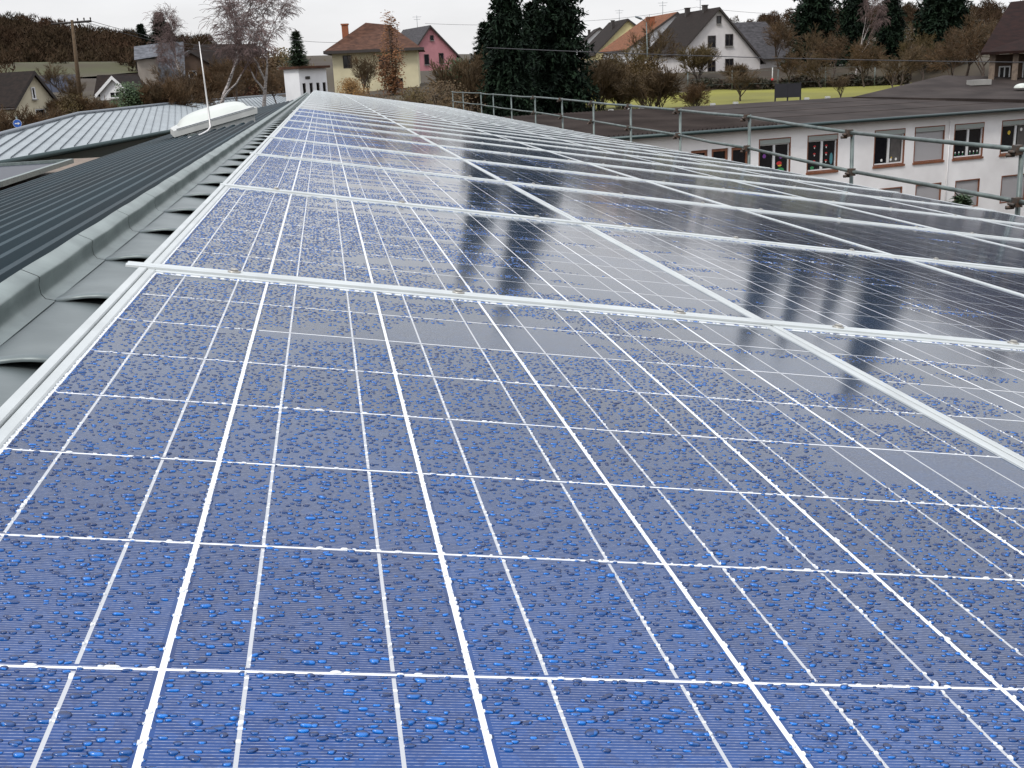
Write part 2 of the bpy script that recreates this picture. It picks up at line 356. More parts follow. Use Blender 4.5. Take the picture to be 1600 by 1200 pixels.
# ---------------------------------------------------------------- terrain
CTRL = []
def ctrl(px, py, D): CTRL.append(tuple(at(px, py, D)))
def ctrl_z(px, D, z):
    p = at(px, 300, D); CTRL.append((p.x, p.y, CZ + z))
for px in (-400, 0, 400, 800, 1200, 1600, 2000):
    ctrl_z(px, 15, -8.6); ctrl_z(px, 30, -8.6); ctrl_z(px, 44, -8.4)
for px in (1000, 1200, 1400, 1600): ctrl_z(px, 52, -8.3); ctrl_z(px, 62, -5)
for px in (930, 1050, 1200, 1350): ctrl_z(px, 76, -2.7); ctrl_z(px, 92, -2.6); ctrl_z(px, 113, -2.6)
for px in (1450, 1600, 1800, 2000): ctrl_z(px, 20, -8.6); ctrl_z(px, 52, -8.5); ctrl_z(px, 62, -8.2); ctrl_z(px, 75, -5.5); ctrl_z(px, 92, -3.2)
for px in (950, 1080, 1200, 1400, 1550): ctrl_z(px, 128, -0.6)
for px in (950, 1100, 1300): ctrl_z(px, 170, 1.5)
for px in (640, 720, 820): ctrl_z(px, 60, -2.6); ctrl_z(px, 80, -1.2); ctrl_z(px, 110, -.4)
ctrl_z(490, 60, -1.5); ctrl_z(480, 78, -.7); ctrl_z(560, 95, -.9); ctrl_z(660, 165, 1.0); ctrl_z(480, 190, 2.5)
for px in (30, 100, 170): ctrl_z(px, 60, -3.0); ctrl_z(px, 90, -1.6); ctrl_z(px, 120, .2)
ctrl_z(240, 60, -2.6); ctrl_z(240, 80, -2.0); ctrl_z(240, 105, -.2)
for px in (330, 390, 450): ctrl_z(px, 60, -2.8); ctrl_z(px, 80, -2.6); ctrl_z(px, 105, -2.2); ctrl_z(px, 128, -1.0)
for px, a in ((0, 57), (60, 59), (110, 73), (160, 82), (200, 88)): ctrl(px, 124, 160); ctrl(px, 104, 250); ctrl(px, a + 22, 330); ctrl(px, a, 430); ctrl(px, a + 8, 600)
for px in (240, 300, 360): ctrl(px, 116, 180); ctrl(px, 104, 330); ctrl(px, 97, 430); ctrl(px, 102, 700)
ctrl(-300, 104, 250); ctrl(-300, 50, 430)
for px in (420, 520, 650, 800): ctrl(px, 103, 300); ctrl(px, 99, 600)
ctrl(450, 91, 420)
for px in (950, 1100): ctrl(px, 70, 350)
for px in (1300, 1500, 1800): ctrl(px, 40, 600); ctrl(px, 75, 260)
for a in (60, 100, 140, 180, 220, 260, 300):
    for D, z in ((20, -8.6), (50, -8), (150, -2), (400, 10)):
        CTRL.append((D * math.sin(R(a)), D * math.cos(R(a)), CZ + z))
CT = np.array(CTRL)
_caz = np.arctan2(CT[:, 0], CT[:, 1]); _cl = np.log(np.hypot(CT[:, 0], CT[:, 1]))
def ground_z(x, y):
    x = np.atleast_1d(np.asarray(x, float)); y = np.atleast_1d(np.asarray(y, float))
    az = np.arctan2(x, y); l = np.log(np.maximum(np.hypot(x, y), 1.0))
    da = (az[:, None] - _caz[None]); da = (da + PI) % (2 * PI) - PI
    d2 = (da * 5) ** 2 + ((l[:, None] - _cl[None]) * 3.2) ** 2 + 0.004
    wt = d2 ** -2.2
    z = (wt * CT[None, :, 2]).sum(1) / wt.sum(1)
    r_ = np.hypot(x, y); lim = np.where(az > .5, .05 + np.maximum(0, r_ - 73) * .4, .05 + np.maximum(0, r_ - 59) * .5)
    return np.where((az > .12) & (az < 1.2) & (r_ < np.where(az > .5, 92, 74)), np.minimum(z, lim), z)
def gz(x, y): return float(ground_z(x, y)[0])
rr = np.concatenate([[2], np.geomspace(12, 1400, 90)]); aa = np.radians(np.concatenate([np.arange(-45, 60, 0.75), np.arange(60, 315, 5)]))
X = (rr[:, None] * np.sin(aa)[None]); Y = (rr[:, None] * np.cos(aa)[None])
Z = ground_z(X.ravel(), Y.ravel())
na, nr = len(aa), len(rr)
idx = np.arange(nr * na).reshape(nr, na)
nx = np.roll(idx, -1, axis=1)
fc = np.stack([idx[:-1], nx[:-1], nx[1:], idx[1:]], -1).reshape(-1, 4)[:, ::-1]
V = np.stack([X.ravel(), Y.ravel(), Z], 1)
tag(link('ground', npmesh('ground', V, fc, M['ground'])), kind='structure')
def sheet(name, pts, n, mt, lift, kind='structure'):
    """conforming sheet over the quad pts (4 corners xy)"""
    a, b2, c, d = [np.array(p[:2]) for p in pts]
    s = np.linspace(0, 1, n); U, W = np.meshgrid(s, s)
    P = (a[None, None] * ((1 - U) * (1 - W))[..., None] + b2 * (U * (1 - W))[..., None] + c * (U * W)[..., None] + d * ((1 - U) * W)[..., None]).reshape(-1, 2)
    z = ground_z(P[:, 0], P[:, 1]) + lift
    i = np.arange(n * n).reshape(n, n)
    f = np.stack([i[:-1, :-1], i[:-1, 1:], i[1:, 1:], i[1:, :-1]], -1).reshape(-1, 4)
    return tag(link(name, npmesh(name, np.column_stack([P, z]), f, mt)), kind=kind)
sheet('lawn', [at(820, 160, 66), at(1425, 160, 76), at(1425, 130, 118), at(880, 140, 118)], 60, M['lawn'], 0.12)
sheet('meadow', [at(-60, 100, 175), at(215, 100, 175), at(230, 90, 290), at(-60, 90, 290)], 40, M['meadow'], 0.35)

# ---------------------------------------------------------------- solar roof
P_, Q_, U0 = 1.3320, 0.9734, -0.0109
ROWS, COLS = 31, 5
fb = MB()                                  # panel frame: four mitred lips, raised 4 mm over the glass
x0, x1 = 0.0012 - 0.0109, Q_ - 0.0109 - 0.0012
y1, y0 = 0.0316 - 0.004, 0.0316 - P_ + 0.004
def lip(mb, pa, pb, inw, wid, hh=0.0026):
    pa, pb, inw = Vector(pa), Vector(pb), Vector(inw)
    al = (pb - pa).normalized(); up = Vector((0, 0, 1))
    prof = [(0, -0.036), (0, hh - .001), (0.001, hh), (wid - .0015, hh), (wid, hh - .0012), (wid, -0.002), (wid, -.036)]
    mb.prism(prof, [(pa, inw, up), (pb, inw, up)])
lip(fb, (x0, y0, 0), (x0, y1, 0), (1, 0, 0), 0.0115)
lip(fb, (x1, y1, 0), (x1, y0, 0), (-1, 0, 0), 0.0115)
lip(fb, (x0 + .0115, y1, 0), (x1 - .0115, y1, 0), (0, -1, 0), 0.0185)
lip(fb, (x1 - .0115, y0, 0), (x0 + .0115, y0, 0), (0, 1, 0), 0.0185)
frame_me = fb.mesh('frame', M['alu'])
gl = MB(); gl.add([(x0 + .006, y0 + .006, 0), (x1 - .006, y0 + .006, 0), (x1 - .006, y1 - .006, 0), (x0 + .006, y1 - .006, 0)], [(0, 1, 2, 3)])
gl_me = gl.mesh('cell_sheet', M['cells'])
ORD = ['front', 'second', 'third', 'fourth', 'fifth', 'sixth', 'seventh', 'eighth', 'ninth', 'tenth', 'eleventh', 'twelfth']
CN = ['the column along the zinc flashing', 'the second column from the flashing', 'the middle column', 'the fourth column from the flashing', 'the column along the guardrail']
CW = ['beaded', 'half dry', 'mirroring', 'dark', 'dark']
TILT = np.random.default_rng(21).uniform(-.0014, .0014, (ROWS, COLS, 2))      # no two panels lie quite alike
for r in range(ROWS):
    for j in range(COLS):
        if r < 12:
            lab = '%s blue solar panel, %s row of %s' % (CW[j], ORD[r], CN[j])
            if r == 0 and j == 0: lab = 'nearest blue solar panel, beaded all over with rain drops, filling the foreground'
        else:
            lab = 'distant wet solar panel beyond the twelfth row, in %s' % CN[j]
        o = thing('solar_panel', lab, 'solar panel', group='solar panels laid in five columns on the roof')
        tl = TILT[r, j]
        o.matrix_world = RM @ Matrix.Translation((j * Q_, r * P_, 0)) @ Euler((tl[0], tl[1], 0)).to_matrix().to_4x4()
        link('frame', frame_me, o); link('cell_sheet', gl_me, o)
# clamping rails over the joints between the rows
UE = U0 + COLS * Q_
rp = [(-.0145, .0027), (-.0140, .0056), (-.0115, .0068), (-.0045, .0068), (-.0030, .0060), (.0030, .0060), (.0045, .0068), (.0115, .0068), (.0140, .0056), (.0145, .0027)]
rail_me = {}
def rail_mesh(ext):
    k = round(ext, 3)
    if k not in rail_me:
        mb = MB(); mb.prism(rp, [(Vector((U0 - ext, 0, 0)), Vector((0, 1, 0)), Vector((0, 0, 1))), (Vector((UE + .02, 0, 0)), Vector((0, 1, 0)), Vector((0, 0, 1)))])
        mb.prism([(-.004, -.03), (-.004, .0027), (.004, .0027), (.004, -.03)], [(Vector((U0, 0, 0)), Vector((0, 1, 0)), Vector((0, 0, 1))), (Vector((UE, 0, 0)), Vector((0, 1, 0)), Vector((0, 0, 1)))])
        rail_me[k] = mb.mesh('clamping_rail', M['alu'])
    return rail_me[k]
bm_ = MB()
bm_.tube([(0, 0, .0066), (0, 0, .0084)], .0095, 16)
bm_.tube([(0, 0, .0082), (0, 0, .0112), (0, 0, .0122)], [.0062, .0062, .0048], 6, smooth=False)
bolt_me = bm_.mesh('bolt', M['steel'])
for k in range(ROWS + 1):
    lab = ('white aluminium clamping rail between the %s and %s rows of solar panels' % (ORD[k - 1], ORD[k])) if 0 < k < 12 else \
        ('white aluminium clamping rail at the front edge of the panel field' if k == 0 else
         'white aluminium clamping rail across the far end of the panel field' if k == ROWS else 'thin distant clamping rail beyond the twelfth row of panels')
    o = thing('clamping_rail', lab, 'rail', group='clamping rails across the panel rows')
    o.matrix_world = RM @ Matrix.Translation((0, .0316 + (k - 1) * P_, 0))
    link('rail_profile', rail_mesh([.028, .020, .012, .018][k % 4] if k != 1 else .030), o)
    if k < 9:
        for j in range(COLS):
            for a in (.12, .47, .86):
                link('bolt', bolt_me, o, Vector((U0 + (j + a + random.uniform(-.02, .02)) * Q_, random.uniform(-.002, .002), 0)))
# edge trim along the left side of the field
mb = MB()
for r in range(ROWS):
    va, vb = .0316 + (r - 1) * P_ + .0185, .0316 + r * P_ - .0185
    mb.prism([(0, -.036), (0, .0036), (.0012, .0048), (.0108, .0048), (.0118, .0036), (.0118, -.036)], [(Vector((U0 - .0112, va, 0)), Vector((1, 0, 0)), Vector((0, 0, 1))), (Vector((U0 - .0112, vb, 0)), Vector((1, 0, 0)), Vector((0, 0, 1)))])
tag(obj('edge_trim', mb, M['alu'], None, RM), 'long white aluminium edge strip along the left side of the panels beside the flashing', 'trim')

# ---------------------------------------------------------------- rain drops (real domes of water)
def drops():
    gx = 0.0062
    P = []
    def smooth_noise(u, v, su, sv, seed):
        g = np.random.default_rng(seed).random((64, 64))
        a = u / su; bb = v / sv
        i = np.floor(a).astype(int); j = np.floor(bb).astype(int)
        fa = a - i; fb2 = bb - j; fa = fa * fa * (3 - 2 * fa); fb2 = fb2 * fb2 * (3 - 2 * fb2)
        G = lambda p, q: g[p % 64, q % 64]
        return (G(i, j) * (1 - fa) + G(i + 1, j) * fa) * (1 - fb2) + (G(i, j + 1) * (1 - fa) + G(i + 1, j + 1) * fa) * fb2
    for r in range(0, 9):
        base = r * P_
        for j in (0, 1, 2):
            if r > 4 and j > 0: continue
            step = [.0068, .0064, .0064, .0068, .0072, .0080, .0085, .009, .0095][r] * (1 if j == 0 else 1.15)
            lu, hu = j * Q_ + .0042, j * Q_ + Q_ - .0265
            lv, hv = base + y0 + .027, base + y1 - .0245
            if r == 0: lv = max(lv, -1.26)
            nu, nv = int((hu - lu) / step), int((hv - lv) / step)
            a, bq = np.meshgrid(np.arange(nu), np.arange(nv))
            u = lu + (a.ravel() + .5 + rng.uniform(-.40, .40, a.size)) * step
            v = lv + (bq.ravel() + .5 + rng.uniform(-.48, .48, a.size)) * step
            ur = (u - j * Q_) / Q_; vr = (v - lv) / (hv - lv)
            band = smooth_noise(u + 9, v + .02 * np.sin(u * 9), .55, .045, 3 + r) * .55 + smooth_noise(u + 3, v, .16, .10, 30 + r) * .30 + smooth_noise(u, v, .03, .03, 50 + r) * .15
            band = band - band.mean() + .5
            if j == 0:
                if r == 0:
                    dens = .90 - .62 * np.clip(ur - .30, 0, 1) * np.clip((vr - .35) * 2.6, 0, 1.4)
                    dens += .30 * np.clip((-.85 - v) / .25, 0, 1)
                    dens -= .42 * np.exp(-((u - .47) / .16) ** 2 - ((v + .80) / .035) ** 2)
                    th = .48
                else:
                    dens = 1.0 - 1.15 * np.clip(ur - .08, 0, 1) ** 1.0 + .25 * np.exp(-((vr - .02) / .04) ** 2)
                    th = .52
            elif j == 1:
                dens = (.10 + .30 * np.exp(-ur / .05)) if r else .52 - .75 * np.clip(ur, 0, 1) - .18 * np.clip(vr - .6, 0, 1)
                th = .50
            else:
                dens = -.02; th = .5
            keep = (dens + (band - .5) * (2.5 if r == 0 else 1.9)) > th + rng.uniform(-.10, .10, u.size)
            keep &= rng.random(u.size) < (.68 if r else np.interp(v, [-.9, -.3], [.84, .84]))
            u, v = u[keep], v[keep]
            rad = step * rng.uniform(.13, .285 if r == 0 else .30, u.size) * (np.interp(v, [-1.15, -.75, -.2], [1.18, 1.02, .88]) if r == 0 else 1) * np.where(rng.random(u.size) < .10, 1.45, 1.0)
            P.append(np.column_stack([u, v, rad]))
    # beads of water gathered along the frames and on the busbars of the nearest panels
    for r in range(0, 5):
        n = 700 - 90 * r
        v = rng.uniform(r * P_ + y0 + .03, r * P_ + y1 - .03, n); P.append(np.column_stack([rng.normal(.0050, .0016, n), v, rng.uniform(.0010, .0026, n)]))
        n = 260
        u = rng.uniform(.01, Q_ * 1.6, n); P.append(np.column_stack([u, r * P_ + y1 - .0235 + rng.normal(0, .0012, n), rng.uniform(.0012, .003, n)]))
        u = rng.uniform(.01, Q_ * 1.8, 420); P.append(np.column_stack([u, r * P_ + y0 + .0245 + np.abs(rng.normal(0, .004, 420)), rng.uniform(.0012, .003, 420)]))
    D = np.concatenate(P)
    pj = np.clip(((D[:, 0] + .0109) // Q_).astype(int), 0, COLS - 1); prow = np.clip(((D[:, 1] - .0316) // P_).astype(int) + 1, 0, ROWS - 1)
    zoff = (D[:, 1] - prow * P_) * TILT[prow, pj, 0] - (D[:, 0] - pj * Q_) * TILT[prow, pj, 1]
    n = len(D); print('drops', n)
    segs, = (10,)
    prof = [(1.0, 0.0), (.95, .24), (.78, .43), (.44, .57), (0, .62)]   # rounded cap
    ang = np.arange(segs) * 2 * PI / segs
    ell = rng.uniform(1.0, 2.3, n) ; ell = np.where(rng.random(n) < .12, ell * 1.4, ell)
    rot = rng.normal(0, .22, n)
    hs = rng.uniform(.75, 1.15, n) * np.interp(D[:, 1], [-1.0, -.4, .3, 2], [.82, .70, .58, .5])
    wob = 1 + rng.uniform(-.12, .12, (n, segs))
    rings = []
    for (pr, ph) in prof[:-1]:
        lx = D[:, 2:3] * pr * np.cos(ang)[None] * wob * ell[:, None] ** .6; ly = D[:, 2:3] * pr * np.sin(ang)[None] * wob / ell[:, None] ** .4
        xx = D[:, 0:1] + lx * np.cos(rot)[:, None] - ly * np.sin(rot)[:, None]
        yy = D[:, 1:2] + lx * np.sin(rot)[:, None] + ly * np.cos(rot)[:, None]
        zz = np.repeat((D[:, 2] * ph * hs)[:, None], segs, 1) - (0.0002 if ph == 0 else 0) + .00015 + zoff[:, None]
        rings.append(np.stack([xx, yy, zz], -1))
    top = np.stack([D[:, 0], D[:, 1], D[:, 2] * prof[-1][1] * hs + zoff], -1)[:, None]
    V = np.concatenate(rings + [top], 1)       # n, 4*segs+1, 3
    nv = V.shape[1]
    tri = []
    for q in range(3):
        for k in range(segs):
            a, b3 = q * segs + k, q * segs + (k + 1) % segs
            c, d = a + segs, b3 + segs
            tri += [(a, b3, d), (a, d, c)]
    for k in range(segs): tri.append((3 * segs + k, 3 * segs + (k + 1) % segs, 4 * segs))
    T = (np.array(tri)[None] + (np.arange(n) * nv)[:, None, None]).reshape(-1, 3)
    me = npmesh('rain_drops', V.reshape(-1, 3), T, M['water'])
    return me
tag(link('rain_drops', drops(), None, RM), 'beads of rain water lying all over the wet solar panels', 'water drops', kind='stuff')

# ---------------------------------------------------------------- the hall under the panels
hall = thing('hall_building', 'long metal roofed hall carrying the solar panels, with zinc flashing and ribbed lower roof', 'building', (0, 0, 0))
VL0, VL1 = -2.6, ROWS * P_ + .35
SH = -0.17
# lapped roof sheets, one per 0.5 m, their front edges arched
mb = MB(); uf = CU - .494
NU = 40
for k in range(-5, int((VL1 - .03) / .5) + 1):
    va = .03 + .5 * k; vb = va + .5
    rows = [(va + .001, .021, -.006), (va, .021, 0), (va + .03, .021, 0), (va + .09, .015, 0), (va + .17, .007, 0), (va + .28, .002, 0), (vb + .06, 0, 0)]
    us = list(np.linspace(uf, uf + .32, 22)) + [.6, 1.5, 3, 5.05]
    vs = []
    for (v, lf, dz) in rows:
        for u in us:
            q = min(1, max(0, (u - uf) / .12)); q = q * q * (3 - 2 * q)
            vs.append((u, v + .012 * math.sin(q * PI) * (lf / .021), SH + lf * q + dz + .0015))
    nu = len(us)
    fs = [(i * nu + c, i * nu + c + 1, (i + 1) * nu + c + 1, (i + 1) * nu + c) for i in range(len(rows) - 1) for c in range(nu - 1)]
    mb.add(vs, fs, True)
obj('roof_sheet', mb, M['zinc'], hall, RM)
mb = MB(); mb.box(uf - .02, 5.04, VL0, VL1, SH - .12, SH - .055)
obj('roof_deck', mb, M['dark_gap'], hall, RM)  # backing painted dark as the shade under the lifted sheets
# upstand flashing with rolled lip, formed in pieces
mb = MB(); mg = MB()
k0, k1 = -5, int((VL1 - .03) / .5)
for k in range(k0, k1 + 1):
    va = .03 + .5 * k + .004; vb = va + .5 - .004
    nv = 9; vs = []
    for i in range(nv):
        v = va + (vb - va) * i / (nv - 1); t = i / (nv - 1)
        wv = .0032 * math.sin(2 * PI * t) ; wz = .0025 * math.sin(2 * PI * t + .6)
        pr = [(uf + .030, SH + .004), (uf + .012, SH + .006), (uf + .004, SH + .014), (uf + wv * .5, SH + .030 + wz * .4), (uf + wv + .001, SH + .044 + wz), (uf + wv - .003, SH + .047 + wz),
              (uf - .032 + wv * .4, SH + .057 + wz * .6), (uf - .036 + wv * .4, SH + .054 + wz * .6), (uf - .037, SH + .03), (uf - .040, SH - .10)]
        vs += [(a, v, c) for a, c in pr]
    n = 10
    fs = [(i * n + c + 1, i * n + c, (i + 1) * n + c, (i + 1) * n + c + 1) for i in range(nv - 1) for c in range(n - 1)]
    mb.add(vs, fs, True)
obj('ridge_flashing', mb, M['zinc_light'], hall, RM)
mg.prism([(uf + .0295, SH + .0015), (uf + .010, SH + .002), (uf - .006, SH + .008), (uf - .010, SH + .030), (uf - .030, SH + .040), (uf - .034, SH - .11), (uf + .03, SH - .11)],
         [(Vector((0, VL0 + .05, 0)), Vector((1, 0, 0)), Vector((0, 0, 1))), (Vector((0, VL1 - .02, 0)), Vector((1, 0, 0)), Vector((0, 0, 1)))])
obj('flashing_core', mg, M['dark_gap'], hall, RM)  # backing painted dark as the shade in the flashing seams
# upper wall down to the ribbed lower roof, and the ribbed roof itself
pl = rw(uf - .042, 0, SH - .05)
ZL = CZ - .53
def zl(x): return ZL + (x - pl.x) * .167
mb = MB(); mb.box(pl.x - .012, pl.x - .002, VL0, VL1, ZL - .6, pl.z)
obj('clerestory_cladding', mb, M['roof_blue'], hall)
mb = MB(); mb.box(pl.x + .005, rw(5.0, 0, 0).x - .3, VL0, VL1, -.3, rw(5.0, 0, SH).z - .25)
obj('hall_wall', mb, M['concrete'], hall)
mb = MB(); ue = rw(5.06, 0, SH - .02)
mb.tube([(ue.x + .05, VL0, ue.z - .04), (ue.x + .05, VL1, ue.z - .04)], .07, 10)
obj('eave_gutter', mb, M['gutter'], hall)
LX1, LX0 = pl.x - .013, -3.55
mb = MB(); pitch = .165; prof = []
x = LX0
while x < LX1 - pitch:
    prof += [(x, 0), (x + .075, 0), (x + .095, .046), (x + .140, .046)]
    x += pitch
prof.append((LX1, 0))
n = len(prof)
vs = [(a, v, zl(a) + c) for v in (VL0, VL1 + 1.5) for a, c in prof]
mb.add(vs, [(c, c + 1, n + c + 1, n + c) for c in range(n - 1)])
obj('ribbed_roof', mb, M['roof_blue'], hall)
mb = MB(); mb.box(LX0 - .05, LX0 - .005, VL0, VL1 + 1.5, zl(LX0) - .28, zl(LX0) + .02); mb.box(LX0 - .02, LX1 + .1, VL1 + 1.51, VL1 + 1.56, zl(LX0) - .5, zl(LX0) - .1)
obj('fascia', mb, M['tan'], hall)
mb = MB(); mb.box(LX0 + .15, LX1 - .05, VL0, VL1 + 1.45, -.3, zl(LX0) - .06)
obj('lower_wall', mb, M['w_brown'], hall)

# dome skylight on the ribbed roof
pa, pb = at(277, 215, 20.5), at(398, 180, 20.6)
dr = Vector((pb.x - pa.x, pb.y - pa.y, 0)); Ld = dr.length; dr.normalize(); sd_ = Vector((-dr.y, dr.x, 0))
dz = (pb.z - pa.z)
sk = thing('dome_skylight', 'white opal dome skylight on a raised curb on the ribbed dark roof', 'skylight', (pa.x, pa.y, pa.z))
fr = lambda a, bb, c: dr * (a * Ld) + sd_ * bb + Vector((0, 0, c + dz * a))
WD = 1.5
mb = MB()
vs = []
for (ins, z0) in ((.0, -.5), (0, .0), (-.05, .02), (-.05, .13), (.06, .16), (.12, .16)):
    vs += [fr(ins / Ld, ins, z0), fr(1 - ins / Ld, ins, z0), fr(1 - ins / Ld, WD - ins, z0), fr(ins / Ld, WD - ins, z0)]
mb.add(vs, [(r * 4 + k, r * 4 + (k + 1) % 4, r * 4 + 4 + (k + 1) % 4, r * 4 + 4 + k) for r in range(5) for k in range(4)])
obj('curb', mb, M['white_metal'], sk)
mb = MB(); na_, nb_ = 20, 12; vs = []
for i in range(na_ + 1):
    for j in range(nb_ + 1):
        a, bb = i / na_, j / nb_
        hgt = .18 * (max(0, 1 - abs(2 * a - 1) ** 3.2) ** .55) * (max(0, 1 - abs(2 * bb - 1) ** 2.6) ** .6)
        vs.append(fr(.045 + .91 * a, .10 + (WD - .2) * bb, .155 + hgt))
mb.add(vs, [(i * (nb_ + 1) + j, (i + 1) * (nb_ + 1) + j, (i + 1) * (nb_ + 1) + j + 1, i * (nb_ + 1) + j + 1) for i in range(na_) for j in range(nb_)], True)
obj('dome', mb, M['dome'], sk)
mb = MB(); mb.box(0, Ld, -.062, -.052, .135, .150, Matrix(((dr.x, sd_.x, 0, 0), (dr.y, sd_.y, 0, 0), (dz / Ld, 0, 1, 0), (0, 0, 0, 1))))
obj('curb_trim', mb, M['seam_dark'], sk)
# lightning rod with its bent foot
p0, p1, p2, p3 = at(311, 65, 19.4), at(329, 198, 19.4), at(322, 208, 19.3), at(268, 223, 19.0)
rd = thing('lightning_rod', 'thin pale lightning rod with a bent foot beside the dome skylight', 'lightning rod', p2)
mb = MB(); q = lambda v: v - p2
mb.tube([q(p0), q(p0 * .5 + p1 * .5), q(p1), q(p1 * .35 + p2 * .65), q(p2 * .85 + p3 * .15), q(p3)], [.006, .013, .017, .017, .017, .015], 8)
obj('rod', mb, M['rod'], rd)
mb = MB(); c = at(303, 214, 19.2) - p2
mb.box(c.x - .05, c.x + .05, c.y - .04, c.y + .04, c.z - .12, c.z + .05); mb.tube([c + Vector((-.09, 0, -.02)), c + Vector((.09, 0, -.02))], .022, 8)
obj('clamp', mb, M['scaff'], rd)
mb = MB(); c = at(268, 223, 19.0) - p2; mb.box(c.x - .06, c.x + .06, c.y - .06, c.y + .06, c.z - .35, c.z + .01)
obj('foot', mb, M['scaff'], rd)

# light zinc wing to the left, hipped
wing = thing('zinc_roofed_wing', 'low wing with a pale standing seam zinc roof left of the hall', 'building', (0, 0, 0))
vpd = ray(720, 121); ed = Vector((vpd[0], vpd[1], 0)).normalized(); lat = Vector((-ed.y, ed.x, 0))
g0 = on_z(130, 227, -1.93); upv = (lat + Vector((0, 0, .19))).normalized(); nrm = ed.cross(upv).normalized()
if nrm.z < 0: nrm = -nrm
def on_wing(px, py):
    d = Vector(ray(px, py)); c0 = Vector((0, 0, CZ)); return c0 + d * ((g0 - c0).dot(nrm) / d.dot(nrm))
tp = [on_wing(-150, 252), on_wing(0, 212), on_wing(122, 179), on_wing(260, 163.5), on_wing(458, 146.5)]
ss = [(p - g0).dot(ed) for p in tp]; tt = [(p - g0).dot(upv) for p in tp]
bt = [g0 + ed * q for q in ss]
mb = MB(); mb.add(bt + tp, [(k, k + 1, 6 + k, 5 + k) for k in range(4)])
obj('roof', mb, M['roof_lightzinc'], wing)
mb = MB(); q = ss[0] - 8
sk_d = (ed * 10.9 + upv * 2.7).normalized(); sk_s = ed
while q < ss[-1] - 2:                       # standing seams run up to the ridge at an angle to the gutter
    ts = np.linspace(0, 22, 220); pe, ph = q + ts * 10.9 / 11.23, ts * 2.7 / 11.23
    ok = [i for i in range(220) if pe[i] > ss[0] + .1 and ph[i] < np.interp(pe[i], ss, tt) - .03 and pe[i] < ss[-1]]
    if len(ok) > 3:
        a, bq = [g0 + ed * pe[i] + upv * ph[i] + nrm * .006 for i in (ok[0], ok[-1])]
        mb.prism([(-.035, -.01), (-.03, .05), (.03, .05), (.035, -.01)], [(a, sk_s * .5, nrm), (bq, sk_s * .5, nrm)])
    q += 1.5
obj('seam', mb, M['seam_dark'], wing)
mb = MB(); mb.tube([p + nrm * .04 for p in tp], .10, 8); obj('ridge_cap', mb, M['seam_dark'], wing)
mb = MB(); mb.tube([p - lat * .1 - Vector((0, 0, .09)) for p in (bt[0], bt[-1])], .11, 10); obj('gutter', mb, M['gutter'], wing)
mb = MB(); dn = lambda p: Vector((p.x, p.y, -.2))
fp = [p + lat * .45 - Vector((0, 0, .1)) for p in (bt[0], bt[-1])]; bp_ = [p + lat * .3 - Vector((0, 0, .12)) for p in tp]
mb.add([fp[0], fp[1], dn(fp[1]), dn(fp[0])], [(0, 1, 2, 3)])
for p, q_ in zip(bp_[:-1], bp_[1:]): mb.add([p, q_, dn(q_), dn(p)], [(3, 2, 1, 0)])
mb.add([fp[1], bp_[-1], dn(bp_[-1]), dn(fp[1])], [(0, 1, 2, 3)])
obj('wall', mb, M['gutter'], wing)
# flat linking roof with a glazed rooflight between hall and wing
zf = -2.25
lk = thing('linking_roof', 'flat tan roof strip with a dark rooflight between the ribbed roof and zinc wing', 'roof', (0, 0, 0))
A_, B_, C_, D_ = on_z(-250, 330, zf), on_z(60, 320, zf), on_z(255, 216, zf), on_z(160, 224, zf)
A_ = Vector((-13.5, 4, CZ + zf)); B_ = Vector((LX0 + .1, 4, CZ + zf)); C_ = Vector((LX0 + .1, 42, CZ + zf)); D_ = Vector((-9.2, 42, CZ + zf))
mb = MB(); mb.add([A_, B_, C_, D_] + [p - Vector((0, 0, .3)) for p in (A_, B_, C_, D_)], [(0, 1, 2, 3), (4, 7, 6, 5), (0, 4, 5, 1), (1, 5, 6, 2), (2, 6, 7, 3), (3, 7, 4, 0)])
obj('roof_surface', mb, M['tan'], lk)
g = [on_z(-130, 268, zf + .28), on_z(112, 252.5, zf + .28), on_z(0, 289, zf + .28), on_z(-130, 318, zf + .28)]
rl = MB(); rl.add([p for p in g], [(3, 2, 1, 0)]); ro_ = obj('rooflight', rl, M['dark_glass'], lk)
mb = MB()
for a, bq in ((0, 1), (1, 2), (2, 3)): mb.tube([g[a] + Vector((0, 0, .02)), g[bq] + Vector((0, 0, .02))], .09, 4, smooth=False)
obj('rooflight_frame', mb, M['zinc_light'], ro_)

# ---------------------------------------------------------------- scaffold guardrail at the eave
XG = 5.8
def gpt(px, py): d = ray(px, py); k = XG / d[0]; return Vector((XG, d[1] * k, CZ + d[2] * k))
tops = [gpt(*q_) for q_ in [(1592, 233), (1328, 207), (1168, 182), (1060, 172), (983, 165), (925, 160), (876, 155), (834, 151.5), (797, 149.5), (769, 147.5), (750, 145.5), (722, 144.5), (706, 143.5)]]
mids = [gpt(*q_) for q_ in [(1591, 315), (1332, 268), (1168, 231), (1060, 211), (983, 199), (925, 189), (878, 182)]]
tops.insert(0, tops[0] + (tops[0] - tops[1])); mids.insert(0, mids[0] + (mids[0] - mids[1]))
while len(mids) < len(tops): mids.append(tops[len(mids)] - Vector((0, 0, .41)))
gr = thing('scaffold_guardrail', 'grey steel tube guardrail with clamped posts along the eave of the solar roof', 'guardrail', (XG, tops[0].y, CZ - 3))
go = Vector((XG, tops[0].y, CZ - 3))
